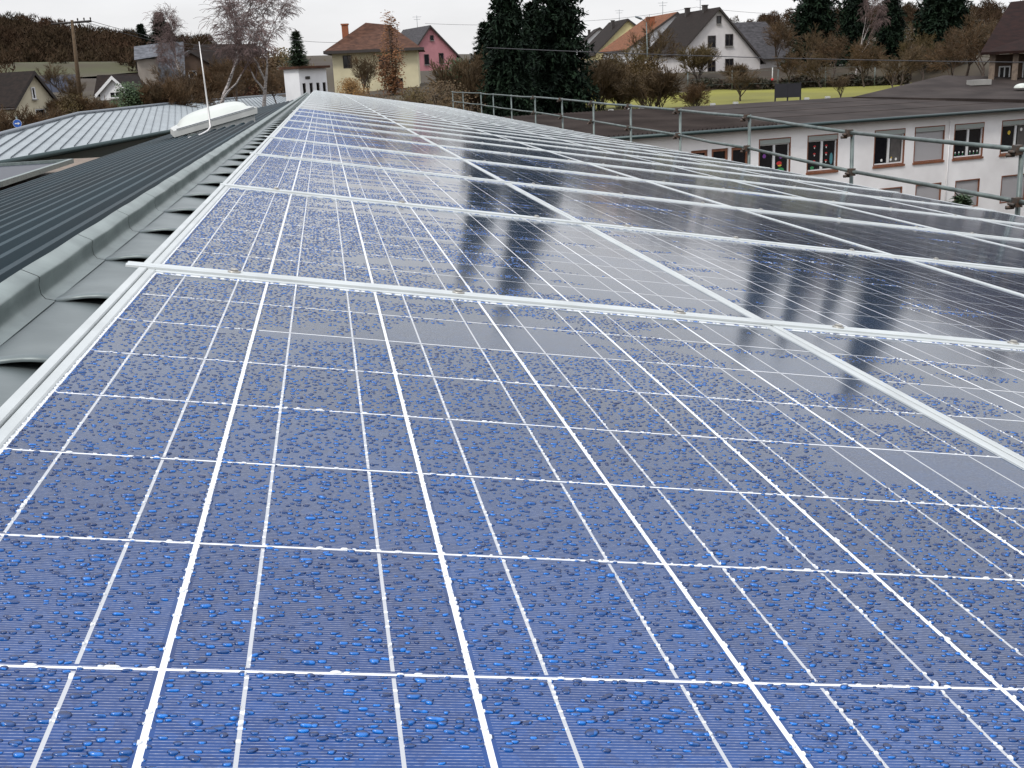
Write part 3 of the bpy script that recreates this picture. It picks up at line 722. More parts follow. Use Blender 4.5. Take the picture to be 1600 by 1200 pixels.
for i, (a, c) in enumerate(zip(tops, mids)):
    mb = MB(); mb.tube([a + Vector((0.03, 0, .03)) - go, Vector((c.x + .03, c.y, c.z - 2.2)) - go], .022, 10); obj('post', mb, M['scaff'], gr)
    if i < 9:
        for p in (a, c):
            mb = MB(); o_ = p - go
            mb.box(o_.x - .045, o_.x + .02, o_.y - .035, o_.y + .035, o_.z - .045, o_.z + .035)
            mb.tube([o_ + Vector((-.06, -.03, -.02)), o_ + Vector((-.06, .045, -.02))], .014, 6); mb.tube([o_ + Vector((-.02, .03, -.05)), o_ + Vector((-.09, .03, -.05))], .018, 6)
            obj('coupler', mb, M['scaff_dark'], gr)
for L_ in (tops, mids):
    for a, c in zip(L_[:-1], L_[1:]):
        mb = MB(); d = (c - a).normalized() * .12; sg = Vector((random.uniform(-.012, .012), 0, random.uniform(-.02, .005)))
        mb.tube([a - d - go, (a + c) / 2 + sg - go, c + d - go], .0205, 10); obj('rail', mb, M['scaff'], gr)
mb = MB(); pb_ = [Vector((XG - .25, tops[0].y - 1, CZ - 2.55)) - go, Vector((XG + .55, tops[-1].y, CZ - 2.45)) - go]
mb.box(pb_[0].x, pb_[1].x, pb_[0].y, pb_[1].y, pb_[0].z, pb_[0].z + .05); obj('scaffold_deck', mb, M['post_wood'], gr)

# ---------------------------------------------------------------- building helper
def wall_holes(mb, o, ax, w0, w1, z0, z1, holes, nrm, depth=.16):
    """wall quad with real openings; holes (x0,x1,z0,z1) in wall coordinates"""
    xs = sorted(set([w0, w1] + [min(max(h[i], w0), w1) for h in holes for i in (0, 1)])); zs = sorted(set([z0, z1] + [min(max(h[i], z0), z1) for h in holes for i in (2, 3)]))
    P = lambda x, z, d=0: o + ax * x + Vector((0, 0, z)) - nrm * d
    for i in range(len(xs) - 1):
        for k in range(len(zs) - 1):
            cx, cz = (xs[i] + xs[i + 1]) / 2, (zs[k] + zs[k + 1]) / 2
            if any(h[0] < cx < h[1] and h[2] < cz < h[3] for h in holes): continue
            mb.add([P(xs[i], zs[k]), P(xs[i + 1], zs[k]), P(xs[i + 1], zs[k + 1]), P(xs[i], zs[k + 1])], [(0, 1, 2, 3)])
    for h in holes:
        c = [(h[0], h[2]), (h[1], h[2]), (h[1], h[3]), (h[0], h[3])]
        mb.add([P(x, z) for x, z in c] + [P(x, z, depth) for x, z in c], [(k, (k + 1) % 4, 4 + (k + 1) % 4, 4 + k) for k in range(4)])
def frame_rect(mb, o, ax, nrm, x0, x1, z0, z1, t, d0, d1, bars_v=(), bars_h=()):
    up = Vector((0, 0, 1))
    def bx(a0, a1, c0, c1):
        vs = [o + ax * a + up * c - nrm * d for a in (a0, a1) for d in (d0, d1) for c in (c0, c1)]
        mb.add(vs, [(0, 1, 3, 2), (4, 6, 7, 5), (0, 4, 5, 1), (2, 3, 7, 6), (0, 2, 6, 4), (1, 5, 7, 3)])
    bx(x0, x0 + t, z0, z1); bx(x1 - t, x1, z0, z1); bx(x0 + t, x1 - t, z0, z0 + t); bx(x0 + t, x1 - t, z1 - t, z1)
    for b_ in bars_v: bx(b_ - t / 2, b_ + t / 2, z0 + t, z1 - t)
    for b_ in bars_h: bx(x0 + t, x1 - t, b_ - t / 2, b_ + t / 2)
def window(parent, o, ax, nrm, x0, x1, z0, z1, fm, t=.07, bars=1, sill=None, pm=None):
    mb = MB(); frame_rect(mb, o, ax, nrm, x0 + .005, x1 - .005, z0 + .005, z1 - .005, t, .05, .12, [(x0 + x1) / 2] if bars else [])
    wn_ = obj('window', mb, fm, parent)
    mb = MB(); mb.add([o + ax * a + Vector((0, 0, c)) - nrm * .10 for a, c in ((x0, z0), (x1, z0), (x1, z1), (x0, z1))], [(0, 1, 2, 3)])
    obj('pane', mb, pm or M['pane'], wn_)
    if sill:
        mb = MB(); up = Vector((0, 0, 1))
        vs = [o + ax * a + up * c - nrm * d for a in (x0 - .06, x1 + .06) for d in (-.08, .05) for c in (z0 - .07, z0 - .002)]
        mb.add(vs, [(0, 1, 3, 2), (4, 6, 7, 5), (0, 4, 5, 1), (2, 3, 7, 6), (0, 2, 6, 4), (1, 5, 7, 3)]); obj('sill', mb, sill, wn_)
    return wn_
def house(label, apex, yaw, wl, wr, rl, rr_, hw, L, wm, rm, wins=(), side=(), fm=None, chim=None, oh=.45, wind_t=.08, name='house', bargem=None, antenna=False, cmat='brick'):
    """gable front (local -y) with its apex at the given point; wl/wr half widths, rl/rr_ drops to the eaves; windows (x, z from apex down, w, h)"""
    top = hw + max(rl, rr_)
    t = thing(name, label, 'house', (apex.x, apex.y, apex.z - top), yaw)
    zl, zr = top - rl, top - rr_
    mb = MB(); ax = Vector((1, 0, 0)); fn = Vector((0, -1, 0)); O = Vector((0, 0, 0))
    zq = min(zl, zr)
    low = [w_ for w_ in wins if top + w_[1] + w_[3] / 2 < zq - .02]
    hl = [(w_[0] - w_[2] / 2, w_[0] + w_[2] / 2, top + w_[1] - w_[3] / 2, top + w_[1] + w_[3] / 2) for w_ in low]
    wall_holes(mb, O, ax, -wl, wr, -3.0, zq, hl, fn)
    mb.add([(-wl, 0, zq), (wr, 0, zq), (wr, 0, zr), (0, 0, top), (-wl, 0, zl)], [(0, 1, 2, 3, 4)])
    sh_ = [(s_[0] - s_[2] / 2, s_[0] + s_[2] / 2, s_[1] - s_[3] / 2, s_[1] + s_[3] / 2) for s_ in side]
    wall_holes(mb, Vector((-wl, L, 0)), Vector((0, -1, 0)), 0, L, -3.0, zl, sh_, Vector((-1, 0, 0)))
    wall_holes(mb, Vector((wr, 0, 0)), Vector((0, 1, 0)), 0, L, -3.0, zr, [], Vector((1, 0, 0)))
    mb.add([(wr, L, -3), (-wl, L, -3), (-wl, L, zl), (0, L, top), (wr, L, zr)], [(0, 1, 2, 3, 4)])
    obj('wall', mb, wm, t)
    mb = MB(); th = .16
    for sgn, wd, dp in ((-1, wl, rl), (1, wr, rr_)):
        sl_ = dp / wd; xe, ze = sgn * (wd + oh), top - dp - sl_ * oh
        a = [(0, -oh, top + .03), (xe, -oh, ze + .03), (xe, L + oh, ze + .03), (0, L + oh, top + .03)]
        mb.add(a + [(x, y, z + th) for x, y, z in a], [(0, 1, 2, 3), (7, 6, 5, 4), (0, 4, 5, 1), (1, 5, 6, 2), (2, 6, 7, 3)])
    ro = obj('roof', mb, rm, t)
    mb = MB()
    for sgn, wd, dp in ((-1, wl, rl), (1, wr, rr_)):
        sl_ = dp / wd; xe, ze = sgn * (wd + oh), top - dp - sl_ * oh
        mb.add([(0, -oh - .02, top - .10), (xe, -oh - .02, ze - .10), (xe, -oh - .02, ze + .20), (0, -oh - .02, top + .20)], [(0, 1, 2, 3)])
        mb.add([(0, -oh - .005, top - .10), (xe, -oh - .005, ze - .10), (xe, -oh - .005, ze + .20), (0, -oh - .005, top + .20)], [(3, 2, 1, 0)])
        mb.tube([(xe, -oh, ze + .03), (xe, L + oh, ze + .03)], .07, 6)
    obj('bargeboard', mb, bargem or M['house_dark'], ro)
    for c in (chim or []):
        cx, cy, cz, cw, ch_ = c
        m2 = MB(); m2.box(cx - cw / 2, cx + cw / 2, cy - cw / 2, cy + cw / 2, top + cz - 1.2, top + cz + ch_); m2.box(cx - cw / 2 - .06, cx + cw / 2 + .06, cy - cw / 2 - .06, cy + cw / 2 + .06, top + cz + ch_ + .002, top + cz + ch_ + .1)
        obj('chimney', m2, M[cmat], ro)
    if antenna:
        m2 = MB(); m2.tube([(.2, L * .5, top), (.2, L * .5, top + 1.9)], .03, 6); m2.tube([(-.5, L * .5, top + 1.7), (.9, L * .5, top + 1.7)], .02, 5); m2.tube([(-.3, L * .5, top + 1.35), (.7, L * .5, top + 1.35)], .02, 5)
        obj('aerial', m2, M['seam_dark'], ro)
    for w_ in wins:
        x0_, x1_, z0_, z1_ = w_[0] - w_[2] / 2, w_[0] + w_[2] / 2, top + w_[1] - w_[3] / 2, top + w_[1] + w_[3] / 2
        o_ = O if w_ in low else Vector((0, -.13, 0))
        window(t, o_, ax, fn, x0_, x1_, z0_, z1_, fm or M['white_frame'], wind_t, w_[2] > .9, M['concrete'])
    for s_ in side:
        window(t, Vector((-wl, L, 0)), Vector((0, -1, 0)), Vector((-1, 0, 0)), s_[0] - s_[2] / 2, s_[0] + s_[2] / 2, s_[1] - s_[3] / 2, s_[1] + s_[3] / 2, fm or M['white_frame'], wind_t, 1, M['concrete'])
    return t

# ---------------------------------------------------------------- the school
ZE, ZR_ = -2.9, -2.3
EL, ER = on_z(930, 221, ZE), on_z(1600, 172, ZE)
sa = (ER - EL); sa.z = 0; sa.normalize(); sn = Vector((sa.y, -sa.x, 0))          # sn points to the camera side
if sn.dot(-EL) < 0: sn = -sn
WO = Vector((EL.x, EL.y, 0)) - sn * .35                                           # wall line set back under the eave
sch = thing('school_building', 'two storey white school building with low dark roof across the yard, right', 'building', (WO.x, WO.y, 0))
def wx(px, py):
    d = Vector(ray(px, py)); k = (WO.dot(sn)) / d.dot(sn) if abs(d.dot(sn)) > 1e-9 else 0
    p = Vector((0, 0, CZ)) + d * k
    return (p - WO).dot(sa), p.z
WL = wx(1760, 180)[0]
O = Vector((0, 0, 0))
ups = [(1186, 1236, 213, 265, 'open'), (1262, 1310, 208, 264, 'open'), (1367, 1415, 201, 257, 'open'), (1430, 1477, 196.5, 251.5, 'shut'), (1492, 1538.5, 192.5, 247.5, 'open'), (1566, 1613, 188.5, 243.5, 'open'), (1640, 1688, 184, 239, 'open')]
lows = [(1370, 1410, 291, 333, 'shut'), (1431, 1471, 286, 330, 'shut'), (1493, 1531, 280.5, 327, 'shut'), (1565, 1604, 276, 322, 'shut'), (1640, 1680, 271, 316, 'shut'), (1264, 1304, 300, 342, 'shut')]
brs = [(1080, 1106, 226, 262, 'brown'), (1112, 1138, 225, 262, 'brown'), (1143, 1170, 223, 262, 'brown')]
W_ = []
Uz0 = np.mean([wx((a + b_) / 2, d)[1] for a, b_, c, d, k in ups]); Uz1 = np.mean([wx((a + b_) / 2, c)[1] for a, b_, c, d, k in ups])
Lz1 = np.mean([wx((a + b_) / 2, c)[1] for a, b_, c, d, k in lows[:4]])
for (a, b_, c, d, k) in ups + lows + brs:
    x0_, x1_ = wx(a, c)[0], wx(b_, c)[0]
    if k == 'brown': z1_, z0_ = Uz1 - .28, Uz1 - 1.5
    elif c > 260: z1_, z0_ = Lz1, Lz1 - 1.45
    else: z0_, z1_ = Uz0, Uz1
    W_.append((x0_, x1_, z0_, z1_, k, c))
mb = MB(); wall_holes(mb, O, sa, -1.0, WL, -.5, CZ + ZE + .02, [w_[:4] for w_ in W_], sn, .2)
bk = -sn * 12.0
mb.add([O + sa * -1.0 + Vector((0, 0, -.5)), O + sa * -1.0 + Vector((0, 0, CZ + ZE + .02)), O + sa * -1.0 + bk + Vector((0, 0, CZ + ZE)), O + sa * -1.0 + bk + Vector((0, 0, -.5))], [(0, 1, 2, 3)])
mb.add([O + sa * WL + Vector((0, 0, -.5)), O + sa * WL + Vector((0, 0, CZ + ZE + .02)), O + sa * WL + bk + Vector((0, 0, CZ + ZE)), O + sa * WL + bk + Vector((0, 0, -.5))], [(3, 2, 1, 0)])
obj('wall', mb, M['school_wall'], sch)
rs = random.Random(4); sz_ = Vector((0, 0, 1)); M['curtain'] = mat('dull_curtain', (0.10, 0.09, 0.085), .9, var=.3, vscale=3)
for (x0_, x1_, z0_, z1_, k, c) in W_:
    if k == 'brown':
        wn_ = window(sch, O, sa, sn, x0_, x1_, z0_, z1_, M['brown_frame'], .12, 0, None); wn_['label'] = 'small window with a broad brown frame'; continue
    bh = .20 if c < 260 else .0
    mb = MB(); frame_rect(mb, O, sa, sn, x0_ + .004, x1_ - .004, z0_ + .004, z1_ - .004, .05, -.01, .14)
    wn_ = obj('window', mb, M['brown_frame'], sch)
    if k == 'shut': wn_['label'] = 'window with its grey roller shutter down'
    xi0, xi1, zi0, zi1 = x0_ + .055, x1_ - .055, z0_ + .055, z1_ - .055
    if bh:
        mb = MB(); frame_rect(mb, O, sa, sn, xi0, xi1, zi1 - bh, zi1, bh / 2 - .001, -.015, .13); obj('shutter_box', mb, M['shutter_box'], wn_)
        mb = MB(); frame_rect(mb, O, sa, sn, x0_ - .04, x1_ + .04, z0_ - .10, z0_ - .003, .048, -.06, .02); obj('sill', mb, M['brown_frame'], wn_)
    if k == 'shut':
        mb = MB(); z = zi0; zt = zi1 - bh - .005
        while z < zt - .01:
            z2 = min(z + .045, zt)
            mb.add([O + sa * xi0 + Vector((0, 0, z)) - sn * .055, O + sa * xi1 + Vector((0, 0, z)) - sn * .055, O + sa * xi1 + Vector((0, 0, z2)) - sn * .067, O + sa * xi0 + Vector((0, 0, z2)) - sn * .067], [(0, 1, 2, 3)])
            mb.add([O + sa * xi0 + Vector((0, 0, z2)) - sn * .067, O + sa * xi1 + Vector((0, 0, z2)) - sn * .067, O + sa * xi1 + Vector((0, 0, z2)) - sn * .055, O + sa * xi0 + Vector((0, 0, z2)) - sn * .055], [(0, 1, 2, 3)])
            z = z2
        obj('roller_shutter', mb, M['shutter'], wn_)
    else:
        mb = MB(); frame_rect(mb, O, sa, sn, xi0, xi1, zi0, zi1 - bh - .004, .055, .06, .13, [(xi0 + xi1) / 2]); frame_rect(mb, O, sa, sn, (xi0 + xi1) / 2 - .06, (xi0 + xi1) / 2 + .06, zi0 + .06, zi1 - bh - .065, .058, .055, .12); obj('casement', mb, M['white_frame'], wn_)
        mb = MB(); mb.add([O + sa * a + Vector((0, 0, z)) - sn * .11 for a, z in ((xi0, zi0), (xi1, zi0), (xi1, zi1), (xi0, zi1))], [(0, 1, 2, 3)]); obj('pane', mb, M['pane'], wn_)
        # paper cut-outs and pots the children put in the windows
        def disc(mb, x, z, r_, sq=1.0, half=False):
            n = 10; pts_ = [(x + r_ * math.cos(2 * PI * i / n), z + sq * r_ * max(math.sin(2 * PI * i / n), 0 if half else -2)) for i in range(n)]
            mb.add([O + sa * a + Vector((0, 0, c_)) - sn * .106 for a, c_ in pts_], [tuple(range(n))])
        dd = {m_: MB() for m_ in ('deco_red', 'deco_white', 'deco_green', 'deco_yellow', 'deco_violet', 'deco_teal')}
        wI = ups.index(next(u_ for u_ in ups if abs(u_[2] - c) < .01)); W2 = xi1 - xi0; H2 = zi1 - bh - zi0
        if wI == 0:
            disc(dd['deco_violet'], xi0 + .2 * W2, zi0 + .62 * H2, .10); disc(dd['deco_red'], xi0 + .7 * W2, zi0 + .35 * H2, .16, .6); disc(dd['deco_yellow'], xi0 + .72 * W2, zi0 + .28 * H2, .12, .4); disc(dd['deco_green'], xi0 + .75 * W2, zi0 + .12 * H2, .22, .6); disc(dd['deco_violet'], xi0 + .75 * W2, zi0 + .55 * H2, .08)
        if wI == 1:
            for i in range(3):
                for s_ in (.27, .68):
                    disc(dd['deco_red'], xi0 + s_ * W2, zi0 + (.30 + .24 * i) * H2, .085, .8, True); disc(dd['deco_white'], xi0 + s_ * W2, zi0 + (.265 + .24 * i) * H2, .035, 1.2)
            disc(dd['deco_teal'], xi0 + .86 * W2, zi0 + .36 * H2, .10, 2.8); disc(dd['deco_green'], xi0 + .2 * W2, zi0 + .10 * H2, .12, .6)
        if wI == 2:
            for s_ in (.3, .62, .8): disc(dd['deco_white'], xi0 + s_ * W2, zi0 + .14 * H2, .07)
            disc(dd['deco_yellow'], xi0 + .64 * W2, zi0 + .2 * H2, .05)
        if wI == 4:
            for i in range(7):
                if i != 3: disc(dd['deco_white'], xi0 + (.11 + .13 * i) * W2, zi0 + .17 * H2, .045); disc(dd['deco_green'], xi0 + (.11 + .13 * i) * W2, zi0 + .10 * H2, .035)
        if wI == 5: disc(dd['deco_yellow'], xi0 + .30 * W2, zi0 + .72 * H2, .11); disc(dd['deco_white'], xi0 + .72 * W2, zi0 + .80 * H2, .09)
        if wI in (2, 5):
            mb = MB(); n_ = 14; a0, a1 = (.58, .94) if wI == 2 else (.60, .93)
            for i in range(n_):
                xa, xb = xi0 + W2 * (a0 + (a1 - a0) * i / n_), xi0 + W2 * (a0 + (a1 - a0) * (i + 1) / n_)
                da, db = (.1085, .1060) if i % 2 else (.1060, .1085)
                mb.add([O + sa * xa + sz_ * (zi0 + .05) - sn * da, O + sa * xb + sz_ * (zi0 + .05) - sn * db, O + sa * xb + sz_ * (zi1 - bh - .06) - sn * db, O + sa * xa + sz_ * (zi1 - bh - .06) - sn * da], [(0, 1, 2, 3)])
            obj('curtain', mb, M['curtain'], wn_)
        for m_, mbd in dd.items():
            if mbd.v: obj('window_picture', mbd, M[m_], wn_)
# roof: front slope, ridge, rear slope and the higher rear block
RL = on_z(925, 180.5, ZR_)
kk = ((RL - EL).dot(-sn)); sz = Vector((0, 0, 1))
Lr = WL + 1.0
rw_ = lambda a, d, z: sa * a - sn * d + Vector((0, 0, CZ + z))
kk = 11.0
mb = MB(); th = .14
f0 = [rw_(-1.5, -.35, ZE), rw_(Lr, -.35, ZE), rw_(Lr, kk, ZR_), rw_(-1.5, kk, ZR_), rw_(-1.5, 2 * kk, ZE), rw_(Lr, 2 * kk, ZE)]
mb.add(f0 + [p + sz * th for p in f0], [(3, 2, 1, 0), (6, 7, 8, 9), (0, 1, 7, 6), (2, 3, 4, 5), (9, 8, 11, 10), (0, 6, 9, 3), (3, 9, 10, 4), (1, 2, 8, 7)])
for d in (2.6, 5.4, 8.2):                 # felt laps
    zz = ZE + (ZR_ - ZE) * (d + .35) / (kk + .35)
    a0, a1 = rw_(-1.5, d, zz + th + .004), rw_(Lr, d, zz + th + .004)
    mb.add([a0, a1, a1 + sz * .02 - sn * .02, a0 + sz * .02 - sn * .02, a1 - sn * .35 + sz * .018, a0 - sn * .35 + sz * .018], [(0, 1, 2, 3), (3, 2, 4, 5)])
sroof = obj('roof', mb, M['school_roof'], sch)
mb = MB(); i = -1
while i * .24 - 1.3 < 9.5:                # corrugated sheets at the left end
    i += 1; a = -1.45 + i * .24
    mb.prism([(-.06, 0), (0, .085), (.06, 0)], [(rw_(a, -.3, ZE + th + .006), sa, sz), (rw_(a, kk - .05, ZR_ + th + .006), sa, sz)])
obj('corrugated_sheet', mb, M['school_roof'], sroof)
for i, px in enumerate((934, 960, 981, 1000, 1090, 1125, 1234, 1266)):
    p = on_z(px, 178 - (px - 930) * .062, ZR_); a = (p - WO).dot(sa)
    q_ = rw_(a, kk, ZR_ + th); mb = MB(); mb.box(q_.x - .13, q_.x + .13, q_.y - .1, q_.y + .1, q_.z, q_.z + .11); obj('ridge_clip', mb, M['white_metal'], sroof)
mb = MB(); mb.tube([rw_(-1.5, -.43, ZE + .06), rw_(Lr, -.43, ZE + .06)], .085, 8); obj('gutter', mb, M['gutter'], sch)
xd = wx(1483, 200)[0]; mb = MB(); mb.tube([rw_(xd, -.06, ZE - .3), rw_(xd, -.06, -CZ + .0)], .025, 8); obj('downpipe', mb, M['school_wall'], sch)
pk = at(1475, 117.5, 80); pr_ = at(1760, 126, 80); q0, q1 = at(1335, 151, 70), at(1760, 158, 66)
mb = MB(); bk2 = Vector((0, 10, -1.2))
so_ = Vector((WO.x, WO.y, 0)); q0, q1, pr_, pk = q0 - so_, q1 - so_, pr_ - so_, pk - so_
mb.add([q0, q1, pr_, pk, q0 + bk2, q1 + Vector((0, 30, -1)), q0 - sz * 2.5, q1 - sz * 3], [(0, 1, 2, 3), (0, 3, 4), (3, 2, 5, 4), (6, 7, 1, 0)])
mb2 = mb; obj('rear_roof', mb2, M['school_roof'], sch)
mb = MB(); p = at(1530, 125, 76) - so_; mb.box(p.x - .6, p.x + .6, p.y - .4, p.y + .4, p.z - .3, p.z + .02); obj('roof_hatch', mb, M['concrete'], sch)
mb = MB(); p = at(1597, 133, 73) - so_
vs = [Vector((p.x + .45 * math.cos(a_) * math.cos(b_), p.y + .45 * math.sin(a_) * math.cos(b_), p.z - .15 + .26 * math.sin(b_))) for b_ in np.linspace(0, PI / 2, 6) for a_ in np.linspace(0, 2 * PI, 14, endpoint=False)]
mb.add(vs, [(i * 14 + k, i * 14 + (k + 1) % 14, i * 14 + 14 + (k + 1) % 14, i * 14 + 14 + k) for i in range(5) for k in range(14)], True); obj('roof_dome', mb, M['dome'], sch)

# ---------------------------------------------------------------- houses
house('grey clad house with a steep slate gable above the lawn', at(1122, 14, 130), R(4), 4.3, 5.2, 4.3, 5.6, 3.4, 11, M['w_grey'], M['r_dark'],
      wins=[(.1, -1.15, .55, .85), (-.75, -3.45, .95, 1.3), (1.35, -3.35, .95, 1.3), (-.75, -6.1, .95, 1.3), (1.4, -6.0, 1.0, 1.3)], chim=[(-.2, 3.2, .1, .5, .45), (-.35, 8, .1, .5, .45)], cmat='house_dark', antenna=True, fm=M['house_dark'])
p = at(1150, 33, 139)
t = thing('house', 'long house wing with a plain grey slate roof right of the slate gable', 'house', (p.x, p.y, p.z - 7.0), R(6))
mb = MB(); mb.box(-1, 7.6, 0, 8, -2, 2.6); obj('wall', mb, M['w_grey'], t)
mb = MB(); mb.add([(-2, -.6, 2.5), (8.4, -.6, 2.5), (6.0, 4, 7.0), (-2, 4, 7.0), (8.4, 8.6, 2.5), (-2, 8.6, 2.5)], [(0, 1, 2, 3), (1, 4, 2), (3, 2, 4, 5), (0, 3, 5), (0, 5, 4, 1)]); obj('roof', mb, M['r_slate'], t)
house('white house with an orange tiled roof and brick chimney', at(1057, 21, 152), R(2), 6.6, 4.0, 4.15, 3.6, 3.6, 12, M['w_white'], M['r_orange'],
      wins=[(.1, -1.0, .8, .7), (-3.6, -5.4, 1.1, 1.2), (.4, -5.6, 1.2, 1.3)], chim=[(-2.4, 3.5, -1.0, .9, .75)], antenna=True)
house('pale yellow gabled house with dark roof behind the conifers', at(980, 31, 182), R(0), 5.2, 2.6, 4.8, 1.9, 4.2, 11, M['w_yellow'], M['r_dark'],
      wins=[(-1.2, -5.4, 1.3, 1.0)], chim=[(-1.3, 4, -.4, .5, .5)], cmat='house_dark', antenna=True)
house('small distant house with dark roof left of the pale yellow gable', at(937, 44, 225), R(-8), 5.0, 3.2, 4.0, 2.4, 3.5, 12, M['w_white'], M['r_dark'], wins=[(.3, -1.7, .9, .9)], chim=[(-1.5, 6, -.6, .5, .5)], cmat='house_dark')
house('pink house with a dark slate gable roof', at(671, 41.5, 168), R(14), 3.0, 4.0, 3.7, 4.1, 4.0, 12, M['w_pink'], M['r_slate'],
      wins=[(.25, -1.6, .55, .75), (-.75, -4.6, .75, 1.5), (1.55, -4.5, .75, 1.5)], antenna=True, fm=M['house_dark'])
# yellow house with hipped brown roof
A_ = at(518, 78, 100); B_ = at(648, 92, 96)
t = thing('house', 'yellow house with hipped brown roof and tall brick chimney', 'house', (A_.x, A_.y, A_.z - 4.2), R(-6))
mb = MB(); O2 = Vector((0, 0, 0))
wl_ = [(.9, 1.7, 2.6, 3.7), (4.0, 5.0, 2.4, 3.6), (1.0, 1.9, .3, 1.3), (5.2, 6.0, .2, 1.6)]
wall_holes(mb, O2, Vector((1, 0, 0)), 0, 7.4, -3, 4.15, wl_, Vector((0, -1, 0))); mb.add([(0, 0, -3), (0, 0, 4.15), (0, 8, 4.15), (0, 8, -3)], [(0, 1, 2, 3)]); mb.add([(7.4, 0, -3), (7.4, 0, 4.15), (7.4, 8, 4.15), (7.4, 8, -3)], [(3, 2, 1, 0)])
obj('wall', mb, M['w_ochre'], t)
for w_ in wl_: window(t, O2, Vector((1, 0, 0)), Vector((0, -1, 0)), *w_, M['house_dark'], .07, 1, None)
mb = MB(); e_ = [(-.6, -.7, 4.1), (8.0, -.7, 3.9), (8.0, 8.7, 3.9), (-.6, 8.7, 4.1)]
mb.add(e_ + [(2.9, 3.5, 6.5), (5.0, 4.0, 6.25)], [(0, 1, 5, 4), (1, 2, 5), (2, 3, 4, 5), (3, 0, 4), (0, 3, 2, 1)]); ro = obj('roof', mb, M['r_brown'], t)
mb = MB(); mb.box(.85, 1.4, 2.0, 2.6, 4.2, 6.3); mb.box(.79, 1.46, 1.94, 2.66, 6.302, 6.42); obj('chimney', mb, M['brick'], ro)
mb = MB(); mb.box(-.62, 8.02, -.74, -.7, 3.86, 4.1); mb.box(-.66, -.6, -.74, 8.7, 3.86, 4.12); obj('fascia', mb, M['house_dark'], ro)
# white shed with four tall windows
A_ = at(466, 107, 68); B_ = at(509, 105, 69.2)
wS = (B_ - A_).length
t = thing('garden_pavilion', 'small white flat roofed pavilion with four tall narrow windows at the roof end', 'pavilion', (A_.x, A_.y, A_.z - 2.3), math.atan2(B_.y - A_.y, B_.x - A_.x), None)
hs_ = [(wS * f_, wS * f_ + .16 * wS * .75, -.2, 1.45 - .0 * f_) for f_ in (.10, .35, .60, .83)]
mb = MB(); wall_holes(mb, O2, Vector((1, 0, 0)), 0, wS, -2, 2.28, hs_, Vector((0, -1, 0)))
mb.add([(0, 0, -2), (0, 0, 2.28), (0, 1.5, 2.28), (0, 1.5, -2)], [(0, 1, 2, 3)]); mb.add([(wS, 0, -2), (wS, 0, 2.28), (wS, 1.5, 2.28), (wS, 1.5, -2)], [(3, 2, 1, 0)]); obj('wall', mb, M['w_white'], t)
for h_ in hs_: window(t, O2, Vector((1, 0, 0)), Vector((0, -1, 0)), *h_, M['house_dark'], .05, 0, None)
mb = MB(); mb.box(-.2, wS + .1, -.3, 1.7, 2.29, 2.42); obj('roof', mb, M['r_brown'], t)
mb = MB(); mb.box(.22 * wS, .38 * wS, -.035, -.004, 1.68, 1.84); obj('plaque', mb, M['house_dark'], t)
# houses on the left
house('cream gabled house with dark brown roof at the left edge', at(50, 115, 88), R(48), 1.7, 1.75, 2.0, 2.35, 2.4, 9, M['w_cream'], M['r_dark'], wins=[(-.15, -1.35, .32, .85), (.25, -2.9, .9, .9)], oh=.35)
t2 = house('low cream house carrying rooftop solar panels, left', at(116, 119, 128), R(106), 3.0, 3.2, 2.0, 2.0, 2.6, 7, M['w_cream'], M['r_slate'], side=[(2, 1.2, 1.0, 1.0), (4.6, 1.2, 1.0, 1.0)], oh=.4)
mb = MB(); top2 = 4.6
for k in range(6):
    y_ = .5 + k * 1.05; vs = [(-.5, y_, 4.6 - .5 * .625 + .25), (-.5, y_ + .98, 4.6 - .5 * .625 + .25), (-2.9, y_ + .98, 4.6 - 2.9 * .625 + .25), (-2.9, y_, 4.6 - 2.9 * .625 + .25)]
    mb.add(vs, [(0, 1, 2, 3)])
obj('rooftop_panels', mb, M['dark_glass'], t2)
t3 = house('dark roofed house with white timber gable among the left bushes', at(177, 122, 100), R(-14), 1.35, 1.3, 1.2, 1.3, 1.6, 4.5, M['w_white'], M['r_dark'], wins=[(0, -1.35, 1.0, .55), (.2, -2.25, .9, .6)], bargem=M['white_frame'], oh=.3)
p = at(146, 117, 106); t = thing('house', 'long low house with dark tiled roof behind the white timber gable', 'house', (p.x, p.y, p.z - 4), R(6))
mb = MB(); mb.box(0, 4.2, 0, 5, -2, 1.9); obj('wall', mb, M['w_stone'], t); mb = MB(); mb.add([(-.4, -.5, 1.6), (4.4, -.5, 1.6), (3.6, 2.5, 4.0), (.1, 2.5, 4.0), (4.4, 5.5, 1.6), (-.4, 5.5, 1.6)], [(0, 1, 2, 3), (1, 4, 2), (3, 2, 4, 5), (0, 3, 5), (0, 5, 4, 1)]); obj('roof', mb, M['r_dark'], t)
# tall grey house with hanging slate front
p = at(213, 92, 112); t = thing('house', 'tall house with grey slate roof sweeping low beside a stone wall, left of the birches', 'house', (p.x, p.y, p.z - 4.2), R(8))
mb = MB(); mb.box(0, 1.9, 0, 7, -3, 4.15); mb.box(1.902, 4.4, 1.4, 7, -3, 2.6); obj('wall', mb, M['w_stone'], t)
mb = MB(); mb.add([(-.2, -.4, 4.1), (1.9, -.4, 4.35), (1.95, 2.5, 5.6), (-.1, 2.5, 5.4), (1.7, -.5, 1.4), (4.2, .2, 1.7), (4.5, 2.5, 5.7)], [(0, 1, 2, 3), (4, 5, 6, 2, 1)]); mb.add([(-.1, 2.5, 5.4), (1.95, 2.5, 5.6), (4.5, 2.5, 5.7), (4.5, 7.4, 3.2), (-.2, 7.4, 3.2)], [(0, 1, 2, 3, 4)])
ro = obj('roof', mb, M['r_grey'], t)
